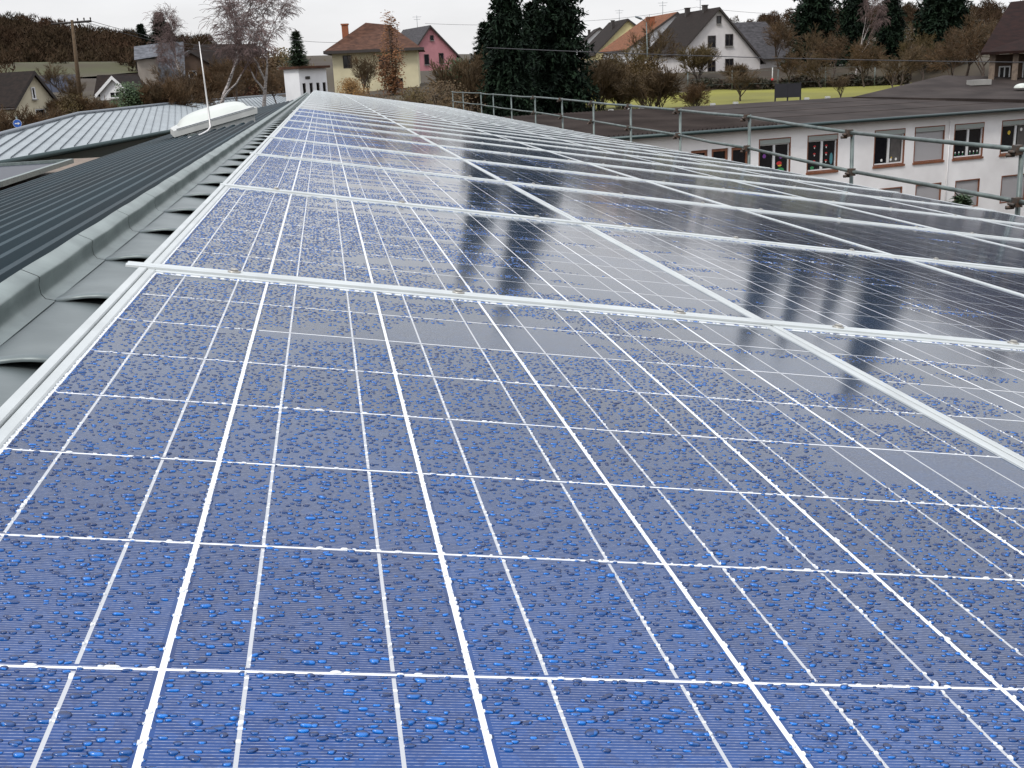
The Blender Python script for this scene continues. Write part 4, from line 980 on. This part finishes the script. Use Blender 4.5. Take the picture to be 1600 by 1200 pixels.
sk_ = MB(); sk_.box(2.7, 2.9, .55, .62, 2.75, 3.05); sk_.box(3.05, 3.25, .55, .62, 2.8, 3.1); obj('rooflight', sk_, M['house_dark'], ro)
window(t, O2, Vector((1, 0, 0)), Vector((0, -1, 0)), .5, 1.3, -.6, .3, M['white_frame'], .07, 1, None)
house('brown boarded barn gable between the grey house and the birches', at(297, 81, 118), R(12), 2.0, 1.6, 1.3, 1.0, 3.0, 8, M['w_brown'], M['r_slate'], wins=[(0, -2.2, .8, .8)], oh=.3)
p = at(345, 66, 130); t = thing('house', 'dark reddish house with grey roof behind the birches', 'house', (p.x, p.y, p.z - 4.6), R(4))
mb = MB(); mb.box(-3.4, 3.6, 0, 6, -3, 2.2); obj('wall', mb, M['w_red'], t)
mb = MB(); mb.add([(-3.9, -.5, 2.0), (4.1, -.5, 2.0), (3.9, 3, 4.4), (-3.0, 3, 4.6), (4.1, 6.5, 2.0), (-3.9, 6.5, 2.0)], [(0, 1, 2, 3), (1, 4, 2), (3, 2, 4, 5), (0, 3, 5), (0, 5, 4, 1)]); obj('roof', mb, M['r_dark'], t)
window(t, Vector((0, -.13, 0)), Vector((1, 0, 0)), Vector((0, -1, 0)), 2.3, 3.2, .5, 1.7, M['white_frame'], .08, 1, None)
# house at the right edge
A1, E1 = at(1579, 3, 84), at(1532, 82, 78); A2_, E2_ = at(1860, -28, 88), at(1860, 66, 79)
t = thing('house', 'house with steep red brown roof and timber terrace at the right edge', 'house', (E1.x, E1.y, E1.z - 3.2))
o_ = Vector(t.location); bkv = Vector((6.5, 9.0, 0)); q_ = [p_ - o_ for p_ in (E1, E2_, A2_, A1)]; q_ += [q_[0] + bkv, q_[1] + bkv]
mb = MB(); mb.add(q_, [(0, 1, 2, 3), (4, 0, 3), (3, 2, 5, 4)]); mb.add([p_ - Vector((0, 0, .16)) for p_ in (q_[0], q_[1], q_[5], q_[4])] + [q_[0], q_[1], q_[5], q_[4]], [(3, 2, 1, 0), (0, 1, 5, 4), (3, 0, 4, 7)])
obj('roof', mb, M['r_redbrown'], t)
fx_ = (q_[1] - q_[0]); fx_.z = 0; fx_.normalize(); fy_ = Vector((-fx_.y, fx_.x, 0))
FM = Matrix(((fx_.x, fy_.x, 0, 0), (fx_.y, fy_.y, 0, 0), (0, 0, 1, 0), (0, 0, 0, 1)))
mb = MB(); mb.box(.9, 15, 2.2, 9, -3, 3.02, FM); obj('wall', mb, M['w_brown'], t)
for x_ in (.75, 2.1, 4.4): mb = MB(); mb.box(x_ - .17, x_ + .17, .5, .84, -3, 3.06, FM); obj('terrace_post', mb, M['tan'], t)
mb = MB(); mb.box(.6, 15, .42, .47, .35, .62, FM); mb.box(.6, 1.9, .5, 2.1, -3, .9, FM); obj('terrace_railing', mb, M['tan'], t)
mb = MB(); mb.add([FM @ Vector(p_) for p_ in ((2.0, -1.6, .25), (16, -1.6, .25), (16, .4, 1.05), (2.3, .4, 1.05), (2.0, -1.6, -3), (16, -1.6, -3))], [(0, 1, 2, 3), (4, 5, 1, 0)]); obj('lean_to_roof', mb, M['r_dark'], t)
ax_, fn_ = fx_, -fy_
window(t, fy_ * 2.07, ax_, fn_, 1.2, 1.9, 1.3, 2.3, M['white_frame'], .08, 1, None); window(t, fy_ * 2.07, ax_, fn_, 2.6, 3.9, 1.2, 2.5, M['white_frame'], .08, 1, None)

# ---------------------------------------------------------------- trees
def bare(seed, h, spread, levels=5, n0=5, trunk_h=.25, droop=0.0, r0=.16, multi=1, twig_r=.014, up=.35, kids=(3, 5)):
    """branching winter tree: returns trunk/limb mesh builder and twig mesh builder"""
    rd_ = random.Random(seed); T = MB(); W = MB()
    def grow(p, d, ln, r_, lv):
        seg = 3; pts_ = [p]; rad = [r_]
        for i in range(seg):
            d = (d + Vector((rd_.gauss(0, .16), rd_.gauss(0, .16), rd_.gauss(0, .10) + (up * .14 if lv < levels - 1 else -droop)))).normalized()
            pts_.append(pts_[-1] + d * ln / seg); rad.append(max(r_ * (1 - .55 * (i + 1) / seg), twig_r))
        (T if lv < 2 else W).tube(pts_, rad, 6 if lv < 2 else 3, caps=False)
        if lv >= levels: return
        n = rd_.randint(*kids)
        for c in range(n):
            f_ = rd_.uniform(.35, 1.0); k = min(int(f_ * seg), seg - 1); q = pts_[k].lerp(pts_[k + 1], f_ * seg - k)
            a = rd_.uniform(0, 2 * PI); ang_ = rd_.uniform(.35, .95) * spread
            o1 = d.orthogonal().normalized(); o2 = d.cross(o1)
            nd = (d * math.cos(ang_) + (o1 * math.cos(a) + o2 * math.sin(a)) * math.sin(ang_) + Vector((0, 0, up * .3))).normalized()
            grow(q, nd, ln * rd_.uniform(.52, .80), max(r_ * .5, twig_r), lv + 1)
        grow(pts_[-1], d, ln * .7, max(r_ * .45, twig_r), lv + 1)
    for m_ in range(multi):
        a = rd_.uniform(0, 2 * PI)
        d = Vector((0, 0, 1)) if multi == 1 else Vector((math.cos(a) * .45, math.sin(a) * .45, 1)).normalized()
        grow(Vector((0, 0, -.3)), d, h * (.36 if multi == 1 else .40), r0 if multi == 1 else r0 * .6, 0)
    return T, W
def conifer(seed, h, rad, tiers=26, per=15, cards=7):
    rd_ = random.Random(seed); T = MB(); W = MB()
    T.tube([(0, 0, -.5), (0, 0, h * .5), (0, 0, h * .98)], [rad * .07 + .05, rad * .045 + .03, .02], 7)
    for i in range(tiers):
        f_ = (i + rd_.uniform(-.3, .3)) / tiers; z = h * (.06 + .93 * f_)
        R_ = rad * (1 - f_) ** .80 * rd_.uniform(.8, 1.12) + .12
        n = max(5, int(per * (1 - f_ * .55)))
        for k in range(n):
            a = 2 * PI * (k + rd_.random()) / n; ln = R_ * rd_.uniform(.65, 1.15); dz_ = -ln * rd_.uniform(.08, .38)
            dx, dy = math.cos(a), math.sin(a); m_ = max(3, int(ln / .26))
            for q in range(m_):
                g_ = (q + .4 + rd_.random() * .5) / m_; bx_, by_, bz_ = dx * ln * g_, dy * ln * g_, z + dz_ * g_ ** 1.4 + .10 * ln * math.sin(g_ * PI * .8)
                s_ = (.44 - .17 * g_) * (.75 + rad * .11)
                for _ in range(cards):
                    aa_ = a + rd_.gauss(0, .8); el_ = rd_.gauss(-.15, .45)
                    d = Vector((math.cos(aa_) * math.cos(el_), math.sin(aa_) * math.cos(el_), math.sin(el_))) * s_ * rd_.uniform(.8, 1.5)
                    sd2 = Vector((-math.sin(aa_), math.cos(aa_), rd_.gauss(0, .6))).normalized() * s_ * .30
                    b0 = Vector((bx_, by_, bz_)) + Vector((rd_.gauss(0, .06), rd_.gauss(0, .06), rd_.gauss(0, .06)))
                    W.add([b0 - sd2 * .5, b0 + sd2 * .5, b0 + d * .6 + sd2 * .6, b0 + d, b0 + d * .55 - sd2 * .6], [(0, 1, 2, 3, 4)])
    for q in range(8):
        W.add([(0, 0, h * (.9 + .012 * q)), (.05, .02, h * (.905 + .012 * q)), (rd_.uniform(-.2, .2), rd_.uniform(-.2, .2), h * (.95 + .012 * q))], [(0, 1, 2)])
    return T, W
def leafy(seed, h, rad, n=2600, leaf=.10, shape=.5, solid=False, multi=4):
    """stems with many leaf-sized faces in an uneven crown"""
    rd_ = np.random.default_rng(seed); pr_ = random.Random(seed); T = MB(); W = MB()
    for m_ in range(multi):
        a = pr_.uniform(0, 2 * PI); q = pr_.uniform(.15, .6) * rad
        T.tube([(0, 0, -.4), (math.cos(a) * q * .5, math.sin(a) * q * .5, h * .45), (math.cos(a) * q, math.sin(a) * q, h * .85)], [.06, .035, .015], 5, caps=False)
    cl = [(pr_.uniform(-1, 1), pr_.uniform(-1, 1), pr_.uniform(.08, 1)) for _ in range(26)]
    for i in range(n):
        c = cl[i % 26]; wz = math.sin(min(1, c[2] + .08) * PI) ** shape
        p = Vector((c[0] * rad * .7 * wz + rd_.normal(0, rad * .24), c[1] * rad * .7 * wz + rd_.normal(0, rad * .24), c[2] * h * .92 + rd_.normal(0, h * .09)))
        if p.z < 0.02 or p.z > h * 1.05: continue
        d = Vector(rd_.normal(0, 1, 3)).normalized(); s_ = d.orthogonal().normalized(); l_ = leaf * rd_.uniform(.6, 1.5)
        W.add([p - s_ * l_ * .3, p + d * l_ * .5, p + s_ * l_ * .3, p - d * l_ * .5], [(0, 1, 2, 3)])
    return T, W
PROTO = {}
def proto(key, fn, bm, cm):
    T, W = fn(); PROTO[key] = (T.mesh('trunk', M[bm]), W.mesh('crown', M[cm]))
def plant(key, name, label, cat, px, D, h_scale, group, wsc=None, rz=None, z=None, sink=.15, crown_mat=None):
    p = at(px, 140, D); zz = gz(p.x, p.y) if z is None else CZ + z
    o = thing(name, label, cat, (p.x, p.y, zz - sink), random.uniform(0, 6.28) if rz is None else rz, group)
    w_ = h_scale if wsc is None else wsc
    o.scale = (w_, w_, h_scale)
    a = link('trunk', PROTO[key][0], o); c = link('crown', PROTO[key][1], o)
    if crown_mat:
        c.material_slots[0].link = 'OBJECT'; c.material_slots[0].material = M[crown_mat]
    return o
proto('oak', lambda: bare(1, 1 * 7, .85, 5, kids=(3, 4), r0=.17), 'bark', 'twig_brown')
proto('oak2', lambda: bare(2, 7, 1.0, 5, kids=(3, 4), r0=.14, up=.2), 'bark', 'twig_red')
proto('small', lambda: bare(3, 4, .9, 4, kids=(3, 5), r0=.085, twig_r=.010), 'bark', 'twig_brown')
proto('bush', lambda: bare(4, 3.2, .75, 4, kids=(3, 4), r0=.07, multi=9, twig_r=.012), 'bark', 'twig_brown')
proto('bush2', lambda: bare(5, 3.0, .85, 4, kids=(3, 4), r0=.06, multi=8, twig_r=.013, up=.15), 'bark', 'twig_red')
proto('birch', lambda: bare(6, 9, .66, 6, kids=(2, 4), r0=.14, droop=.34, twig_r=.010, up=.5), 'birch_bark', 'twig_grey')
proto('spruce', lambda: conifer(7, 10, 2.3, 40, 20), 'bark', 'needle')
proto('spruce2', lambda: conifer(8, 10, 2.6, 34, 19), 'bark', 'needle')
proto('fir', lambda: conifer(9, 6, 1.15, 20, 12), 'bark', 'needle2')
proto('rust', lambda: leafy(10, 6, .85, 5200, .13, .45), 'bark', 'leaf_rust')
proto('thicket', lambda: leafy(11, 2.6, 1.9, 4200, .12, .6), 'bark', 'twig_olive')
proto('ever', lambda: leafy(12, 2.4, 1.3, 5200, .13, .7), 'bark', 'leaf_green')
G1 = 'conifers around the lawn and houses'
plant('spruce', 'spruce_tree', 'tall dark spruce, left one of the pair in the centre', 'conifer', 796, 66, 1.38, G1, .92)
plant('spruce2', 'spruce_tree', 'tall dark spruce, right and broader one of the central pair', 'conifer', 874, 70, 1.40, G1, .94)
plant('spruce', 'spruce_tree', 'lower dark conifer filling the gap behind the central spruce pair', 'conifer', 836, 80, .62, G1, 1.05)
plant('spruce2', 'spruce_tree', 'dark spruce rising behind the grey slate wing', 'conifer', 1270, 136, 1.7, G1, 1.25)
plant('spruce', 'spruce_tree', 'narrow dark spruce beside the white birch trunk', 'conifer', 1330, 134, 1.5, G1, .95)
plant('spruce2', 'spruce_tree', 'free standing spruce between two bare thickets right of the birch trunk', 'conifer', 1386, 132, 1.13, G1, .85)
plant('spruce', 'spruce_tree', 'broad dark spruce left of the red brown house', 'conifer', 1466, 120, 1.75, G1, 1.4)
plant('fir', 'fir_tree', 'small green fir behind the white pavilion', 'conifer', 470, 112, .62, G1, .95, z=1.5)
plant('spruce2', 'spruce_tree', 'half hidden spruce low at the left of the central pair', 'conifer', 762, 78, .50, G1, .7)
G2 = 'bare winter trees'
plant('birch', 'birch_tree', 'tall bare birch with drooping twigs left of the pavilion', 'birch', 335, 88, 1.10, G2, 1.6)
plant('birch', 'birch_tree', 'second bare birch with fine twigs nearest the pavilion', 'birch', 408, 92, 1.02, G2, 1.35)
plant('birch', 'birch_tree', 'slim bare birch behind the lightning rod', 'birch', 303, 96, .95, G2, .9)
plant('birch', 'birch_tree', 'birch with bright white trunk among dark trees behind the lawn', 'birch', 1336, 122, 1.15, G2, .8)
plant('rust', 'hornbeam_tree', 'columnar tree still holding rusty leaves before the yellow house', 'tree', 616, 88, 1.02, G2, 1.35)
plant('small', 'fruit_tree', 'small bare fruit tree before the yellow house wall', 'tree', 563, 84, 1.05, G2, 1.15)
plant('small', 'fruit_tree', 'low forked fruit tree right of the first before the yellow wall', 'tree', 580, 86, .75, G2, 1.0)
plant('bush', 'bare_bush', 'big bare many stemmed bush at the near edge of the lawn', 'bush', 1018, 74, 1.02, G2, 1.3)
plant('bush', 'bare_bush', 'smaller bare bush just left of the big lawn bush', 'bush', 972, 78, .85, G2, 1.1)
plant('small', 'fruit_tree', 'small forked bare tree alone on the lawn', 'tree', 1157, 84, .78, G2, 1.15)
plant('small', 'fruit_tree', 'tiny bare sapling on the lawn behind the school ridge', 'tree', 1318, 84, .62, G2, .8)
plant('small', 'fruit_tree', 'bare tree with leaning trunk at the right end of the lawn', 'tree', 1392, 96, .95, G2, 1.1)
plant('oak', 'bare_tree', 'bare branched tree in front of the orange roofed house', 'tree', 1030, 122, 1.0, G2, .95)
plant('oak', 'bare_tree', 'wide bare tree between the orange roof and the pale yellow gable', 'tree', 975, 112, .9, G2, .95, crown_mat='twig_olive')
plant('bush', 'bare_bush', 'tan bare bush at the left foot of the slate gable', 'bush', 1090, 121, 1.2, G2, 1.3, crown_mat='twig_olive')
plant('bush', 'bare_bush', 'bare bush below the windows of the slate gable', 'bush', 1150, 119, .75, G2, 1.1)
G3 = 'brown thicket trees behind the lawn'
for px, D, s_, k_, lab in [(1215, 126, .8, 'oak2', 'reddish bare tree before the grey slate wing'), (1255, 124, .72, 'oak', 'bare brown tree right of the slate wing'),
                           (1300, 120, .75, 'oak2', 'reddish bare tree left of the white birch trunk'), (1358, 118, .72, 'oak', 'brown bare tree right of the white birch trunk'),
                           (1422, 116, .85, 'oak', 'olive bare tree between the two right spruces'), (1440, 112, .6, 'oak2', 'reddish bare tree at the foot of the broad spruce'),
                           (1508, 110, .95, 'oak', 'bare brown tree left of the timber terrace'), (1532, 104, .95, 'oak2', 'reddish bare tree touching the red brown roof'),
                           (1480, 98, .8, 'oak2', 'low reddish bare tree behind the school roof peak'), (1350, 108, .7, 'oak2', 'low reddish thicket tree above the end of the lawn'),
                           (1235, 112, .6, 'oak2', 'low reddish tree above the black board'), (1285, 110, .62, 'oak', 'low brown tree above the lawn hedge'),
                           (1405, 104, .7, 'oak', 'low brown tree behind the leaning trunk')]:
    plant(k_, 'bare_tree', lab, 'tree', px, D, s_, G3, s_ * 1.1, crown_mat='twig_olive' if 'olive' in lab else None)
G4 = 'bushes around the hall'
for px, D, s_, k_, lab, cm_ in [(650, 62, .85, 'thicket', 'rounded olive brown bush below the pink house', None), (690, 60, .95, 'thicket', 'dense brown bush right of the pink house', 'twig_brown'),
                                (728, 64, 1.1, 'thicket', 'olive bush left of the spruce pair', None), (716, 80, 1.05, 'ever', 'dark evergreen bush behind the brown bushes', None),
                                (740, 70, 1.6, 'bush', 'bare bush against the left spruce', None), (905, 62, 1.25, 'ever', 'dark evergreen at the right foot of the spruces', None),
                                (930, 76, 1.3, 'bush', 'bare brown bush right of the spruces', None), (590, 60, .75, 'thicket', 'low reddish bush below the yellow house', 'twig_red'),
                                (630, 56, .7, 'bush2', 'low reddish bush behind the far end of the panels', None), (548, 74, .6, 'thicket', 'low straw coloured bush beside the pavilion', 'reed'),
                                (250, 80, 1.1, 'bush2', 'reddish bush below the grey slate house', None), (290, 86, 1.3, 'bush2', 'reddish bush behind the dome skylight', None),
                                (330, 106, 1.5, 'bush2', 'reddish brown bush below the tall birch', None), (372, 118, 1.7, 'bush2', 'red twigged bush between the birches', None),
                                (412, 128, 1.7, 'thicket', 'brown bush left of the pavilion', 'twig_red'), (444, 132, 1.9, 'thicket', 'olive brown bush touching the pavilion', 'twig_olive'),
                                (12, 60, 1.0, 'bush2', 'reddish bush around the blue road sign', None), (70, 66, .9, 'bush2', 'reddish bush right of the blue road sign', None),
                                (112, 74, .85, 'thicket', 'olive bush below the low cream house', None), (135, 74, .8, 'bush2', 'red brown bush before the white timber gable', None),
                                (200, 80, 1.1, 'ever', 'dark green ivy bush right of the white timber gable', None), (166, 78, .6, 'bush2', 'low reddish bush above the zinc wing ridge', None),
                                (228, 80, .9, 'bush', 'bare bush at the stone wall', None), (92, 88, .6, 'bush2', 'bush between the two cream houses on the left', None),
                                (45, 70, .6, 'thicket', 'brown bush before the left edge house', 'twig_red'), (1012, 110, 1.3, 'thicket', 'bushy brown growth below the orange roofed house', 'twig_brown'),
                                (955, 118, 1.5, 'thicket', 'olive bush below the pale yellow gable', None), (1085, 76, .7, 'bush2', 'low red twigged bush at the right foot of the big lawn bush', None),
                                (985, 100, 1.2, 'thicket', 'brown bush at the far left end of the lawn', 'twig_brown')]:
    plant(k_, 'bush', lab, 'bush', px, D, s_, G4, s_, crown_mat=cm_)
G5 = 'bare trees among the left houses'
for px, D, s_, k_, lab in [(130, 92, .55, 'oak', 'bare tree right of the utility pole'), (272, 92, .6, 'oak2', 'reddish bare tree before the barn gable'), (365, 96, .62, 'oak2', 'reddish bare tree behind the tall birch'),
                           (430, 100, .6, 'oak2', 'bare tree behind the pavilion bushes'), (232, 84, .45, 'oak', 'slim bare tree before the stone wall'), (96, 110, .5, 'oak', 'slender bare tree behind the low cream house')]:
    plant(k_, 'bare_tree', lab, 'tree', px, D, s_, G5, s_)
plant('fir', 'evergreen_shrub', 'green conical shrub peeping over the panels before the school windows', 'shrub', 1515, 40, .72, None, .8, z=-8.5)
# unseen trees added right of the frame, to darken the panels' reflections
plant('spruce2', 'spruce_tree', 'tall spruce added unseen outside the frame on the right, mirrored in the panels', 'conifer', 1900, 60, 1.5, G1, 1.3)
plant('oak2', 'bare_tree', 'bare tree added unseen behind the red brown roof for its dark reflection', 'tree', 1680, 100, 1.5, G3, 1.6)
plant('oak', 'bare_tree', 'second bare tree added unseen behind the red brown roof for its dark reflection', 'tree', 1780, 96, 1.7, G3, 1.8)
plant('oak', 'bare_tree', 'large bare tree added unseen outside the frame on the right', 'tree', 2050, 45, 2.0, G3, 2.0)
plant('spruce', 'spruce_tree', 'second spruce added unseen outside the frame on the right', 'conifer', 2200, 42, 1.5, G1, 1.4)

# far wood on the hill: one mass
def wood():
    r2 = np.random.default_rng(5); Vs = []; k = 0; Fs = []
    def crown(c, hgt, rad, n):
        nonlocal k
        ph = r2.uniform(0, 2 * PI, n); tt = r2.uniform(0, 1, n); rr2 = rad * np.sin(PI * np.clip(tt * .85 + .12, 0, 1)) ** .6 * r2.uniform(.5, 1.05, n)
        P = np.column_stack([c[0] + rr2 * np.cos(ph), c[1] + rr2 * np.sin(ph), c[2] + hgt * (.1 + .9 * tt)])
        d = r2.normal(0, 1, (n, 3)); d[:, 2] = np.abs(d[:, 2]) + .6; d /= np.linalg.norm(d, axis=1)[:, None]
        e_ = np.cross(d, r2.normal(0, 1, (n, 3))); e_ /= np.linalg.norm(e_, axis=1)[:, None] + 1e-9
        ln = r2.uniform(.6, 1.7, n)[:, None]; wd = r2.uniform(.06, .20, n)[:, None]
        Vs.append(np.stack([P - e_ * wd, P + e_ * wd, P + d * ln], 1).reshape(-1, 3)); Fs.append(np.arange(k, k + 3 * n).reshape(-1, 3)); k += 3 * n
    for _ in range(110):
        px = r2.uniform(-60, 215); D = 275 - abs(r2.normal(0, 28)); p = at(px, 80, D); crown((p.x, p.y, gz(p.x, p.y) - .5), r2.uniform(1.5, 4), r2.uniform(1.2, 2.4), 90)
    for (pa_, pb2, Da, Db, num) in ((-260, 215, 275, 430, 900), (190, 330, 300, 430, 260), (1180, 1900, 380, 620, 420), (1060, 1200, 380, 500, 30)):
        for _ in range(num):
            px = r2.uniform(pa_, pb2); D = r2.uniform(Da, Db); p = at(px, 80, D)
            crown((p.x, p.y, gz(p.x, p.y) - 1), r2.uniform(5, 8.5), r2.uniform(2.0, 3.6), 260)
    return npmesh('hillside_wood', np.concatenate(Vs), np.concatenate(Fs), M['wood_far'], False)
tag(link('hillside_wood', wood()), 'dark brown leafless wood covering the far hills', 'wood', kind='stuff')
for px, D, s_, lab in [(232, 300, 1.0, 'small dark pine on the skyline at the hill shoulder'), (262, 290, 1.25, 'broad dark pine standing up from the skyline left of the birch'), (272, 285, 1.0, 'dark pine on the skyline hidden behind birch twigs'), (213, 310, .9, 'dark pine low on the wooded slope')]:
    plant('spruce2', 'pine_tree', lab, 'conifer', px, D, s_, 'pines on the far skyline', s_ * 1.5)
# dry reeds by the guardrail
r3 = np.random.default_rng(9); n = 5200
px = r3.uniform(690, 935, n); D = r3.uniform(46, 62, n)
az = np.array([math.atan2(*at(p_, 150, 50).xy) for p_ in np.linspace(690, 935, 50)]); azi = np.interp(px, np.linspace(690, 935, 50), az)
xx, yy = D * np.sin(azi), D * np.cos(azi); zz = ground_z(xx, yy)
hh = r3.uniform(.8, 1.7, n) * np.interp(px, [690, 790, 840, 900, 935], [.35, .5, 1.3, 1.2, .7]); ln_ = r3.normal(0, .22, (n, 2)); wv_ = r3.uniform(.012, .03, n)
V = np.stack([np.column_stack([xx - wv_, yy, zz - .1]), np.column_stack([xx + wv_, yy, zz - .1]), np.column_stack([xx + ln_[:, 0] * hh, yy + ln_[:, 1] * hh, zz + hh])], 1).reshape(-1, 3)
tag(link('dry_grass', npmesh('dry_grass', V, np.arange(3 * n).reshape(-1, 3), M['reed'], False)), 'tall straw coloured dry grass behind the guardrail below the spruces', 'grass', kind='stuff')

# ---------------------------------------------------------------- small things
# hedge and wire fence along the far edge of the lawn
ha, hb2 = at(1080, 130, 116), at(1420, 128, 112)
hd = (hb2 - ha); hd.z = 0; hl_ = hd.length; hd.normalize(); hn = Vector((-hd.y, hd.x, 0))
r4 = np.random.default_rng(3); Vs = []; n = 9000
s_ = r4.uniform(0, hl_, n); P = np.column_stack([ha.x + hd.x * s_, ha.y + hd.y * s_]) + r4.normal(0, .35, (n, 1)) * np.array([[hn.x, hn.y]])
zg = ground_z(P[:, 0], P[:, 1]); zt = r4.uniform(0, 1.05, n) * (1 + .18 * np.sin(s_ * 1.3)); C_ = np.column_stack([P, zg + zt]); d = r4.normal(0, .16, (n, 3)); e_ = r4.normal(0, .10, (n, 3))
V = np.stack([C_ - e_, C_ + e_, C_ + d], 1).reshape(-1, 3)
tag(link('hedge', npmesh('hedge', V, np.arange(3 * n).reshape(-1, 3), M['hedge'], False)), 'low dark clipped hedge along the far edge of the lawn', 'hedge')
fo = thing('wire_fence', 'thin grey post and wire fence in front of the lawn hedge', 'fence', (ha.x, ha.y, gz(ha.x, ha.y)))
k = 0; prev = None
fo_o = Vector(fo.location); wires = MB()
while k * 4.5 < hl_:
    q_ = ha + hd * (k * 4.5) - hn * 1.2; q_.z = gz(q_.x, q_.y)
    mb = MB(); mb.tube([q_ - fo_o - Vector((0, 0, .2)), q_ - fo_o + Vector((0, 0, 2.0))], .045, 6); obj('post', mb, M['scaff'], fo)
    if prev is not None:
        for hz in (.7, 1.3, 1.9): wires.tube([prev - fo_o + Vector((0, 0, hz)), q_ - fo_o + Vector((0, 0, hz))], .014, 3)
    prev = q_; k += 1
obj('wire', wires, M['scaff'], fo)
# black double board on the lawn
p = at(1231, 158, 74); p.z = gz(p.x, p.y) + .1
bd = thing('notice_board', 'black two panel board standing on the lawn behind the school ridge', 'board', p, R(-14))
for x_ in (-.83, -.02):
    mb = MB(); mb.box(x_, x_ + .80, -.03, .03, .45, 1.32); obj('panel', mb, M['board'], bd)
mb = MB()
for x_ in (-.84, -.06, .74): mb.box(x_, x_ + .09, .032, .09, 0, 1.36)
obj('stand', mb, M['board'], bd)
# blue round sign with a white arrow
p = at(27, 193, 54); bs = thing('road_sign', 'round blue road sign with a white arrow pointing right among bushes', 'road sign', (p.x, p.y, p.z), R(10))
mb = MB(); mb.tube([(0, .04, .3), (0, .04, -5.5)], .035, 8); obj('sign_post', mb, M['scaff'], bs)
mb = MB(); mb.tube([(0, .0, 0), (0, .03, 0)], .17, 24, smooth=False); obj('disc', mb, M['sign_blue'], bs)
mb = MB(); mb.tube([(0, .001, 0), (0, .032, 0)], .18, 24, smooth=False); obj('rim', mb, M['white_frame'], bs)
mb = MB(); mb.add([(-.10, -.006, -.022), (.02, -.006, -.022), (.02, -.006, -.065), (.115, -.006, 0), (.02, -.006, .065), (.02, -.006, .022), (-.10, -.006, .022)], [(0, 1, 2, 3, 4, 5, 6)]); obj('arrow', mb, M['white_frame'], bs)
# wooden utility pole with crossarm
pt = at(113, 36, 86); pg = at(124, 150, 86)
up_ = thing('utility_pole', 'brown wooden utility pole with a long crossarm before the wooded hill', 'utility pole', (pt.x, pt.y, pg.z - 1))
mb = MB(); mb.tube([(pg.x - pt.x, 0, 0), (0, 0, pt.z - pg.z + 1.2)], [.17, .10], 10); obj('pole', mb, M['post_wood'], up_)
ca, cb2 = at(80, 37.5, 86), at(143, 33, 86); off = Vector((pt.x, pt.y, pg.z - 1))
mb = MB(); mb.tube([ca - off, cb2 - off], .08, 6); obj('crossarm', mb, M['house_dark'], up_)
for f_ in (.02, .18, .34, .66, .82, .98):
    q_ = ca.lerp(cb2, f_) - off; mb = MB(); mb.tube([q_ + Vector((0, 0, .08)), q_ + Vector((0, 0, .2)), q_ + Vector((0, 0, .27))], [.03, .06, .035], 8); obj('insulator', mb, M['house_dark'], up_)
# street lamp
pb3 = at(1013, 105, 118); pt3 = at(1010, 35, 118); pe = at(993, 29, 117)
lp = thing('street_lamp', 'grey street lamp with a slanted flat head before the orange roof', 'street lamp', (pb3.x, pb3.y, gz(pb3.x, pb3.y)))
off = Vector(lp.location); mb = MB(); mb.tube([Vector((0, 0, -.3)), pt3 - off], [.08, .05], 8); mb.tube([pt3 - off, pt3.lerp(pe, .4) + Vector((0, 0, .18)) - off], .035, 6); obj('pole', mb, M['scaff'], lp)
mb = MB(); a_, b_ = pt3.lerp(pe, .4) - off + Vector((0, 0, .17)), pe - off + Vector((0, 0, .18)); mb.tube([a_, a_.lerp(b_, .2), b_], [.05, .12, .09], 8); obj('lamp_head', mb, M['seam_dark'], lp)
def wire(label, a, c, sag, r_=.018):
    mb = MB(); pts_ = [a.lerp(c, i / 16) - Vector((0, 0, sag * 4 * (i / 16) * (1 - i / 16))) - a for i in range(17)]
    mb.tube(pts_, r_, 5); o = obj('power_cable', mb, M['cable'], None, Vector(a)); tag(o, label, 'cable', 'overhead cables')
wire('long overhead cable crossing in front of the spruces and the lawn houses', at(760, 74.5, 60), at(1700, 98, 64), .15, .022)
wire('overhead cable from the orange roof house down to the spruces', at(890, 34, 150), at(1088, 11, 152), .3, .02)
wire('overhead cable from the slate gable to the right across the sky', at(1088, 11, 152), at(1215, 22, 150), .1, .02)
wire('upper thin cable from the crossarm to the birches', cb2, at(420, 74, 150), .8, .018)
wire('lower thin cable from the crossarm to the birches', ca.lerp(cb2, .82), at(420, 80, 150), .9, .018)
wire('overhead cable from the pavilion trees to the yellow house chimney', at(455, 62, 110), at(540, 66, 110), .1, .018)
wire('overhead cable from the pink roof to the spruces', at(664, 36.5, 150), at(790, 38.5, 150), .1, .02)
# row marker post on the lawn edge
p = at(1207, 112, 114); mk = thing('marker_post', 'thin white post with a red tip at the lawn hedge', 'post', (p.x, p.y, gz(p.x, p.y)))
mb = MB(); mb.tube([(0, 0, -.2), (0, 0, 2.2)], .05, 6); obj('shaft', mb, M['white_metal'], mk); mb = MB(); mb.tube([(0, 0, .9), (0, 0, 1.15)], .12, 8); obj('band', mb, M['deco_red'], mk)
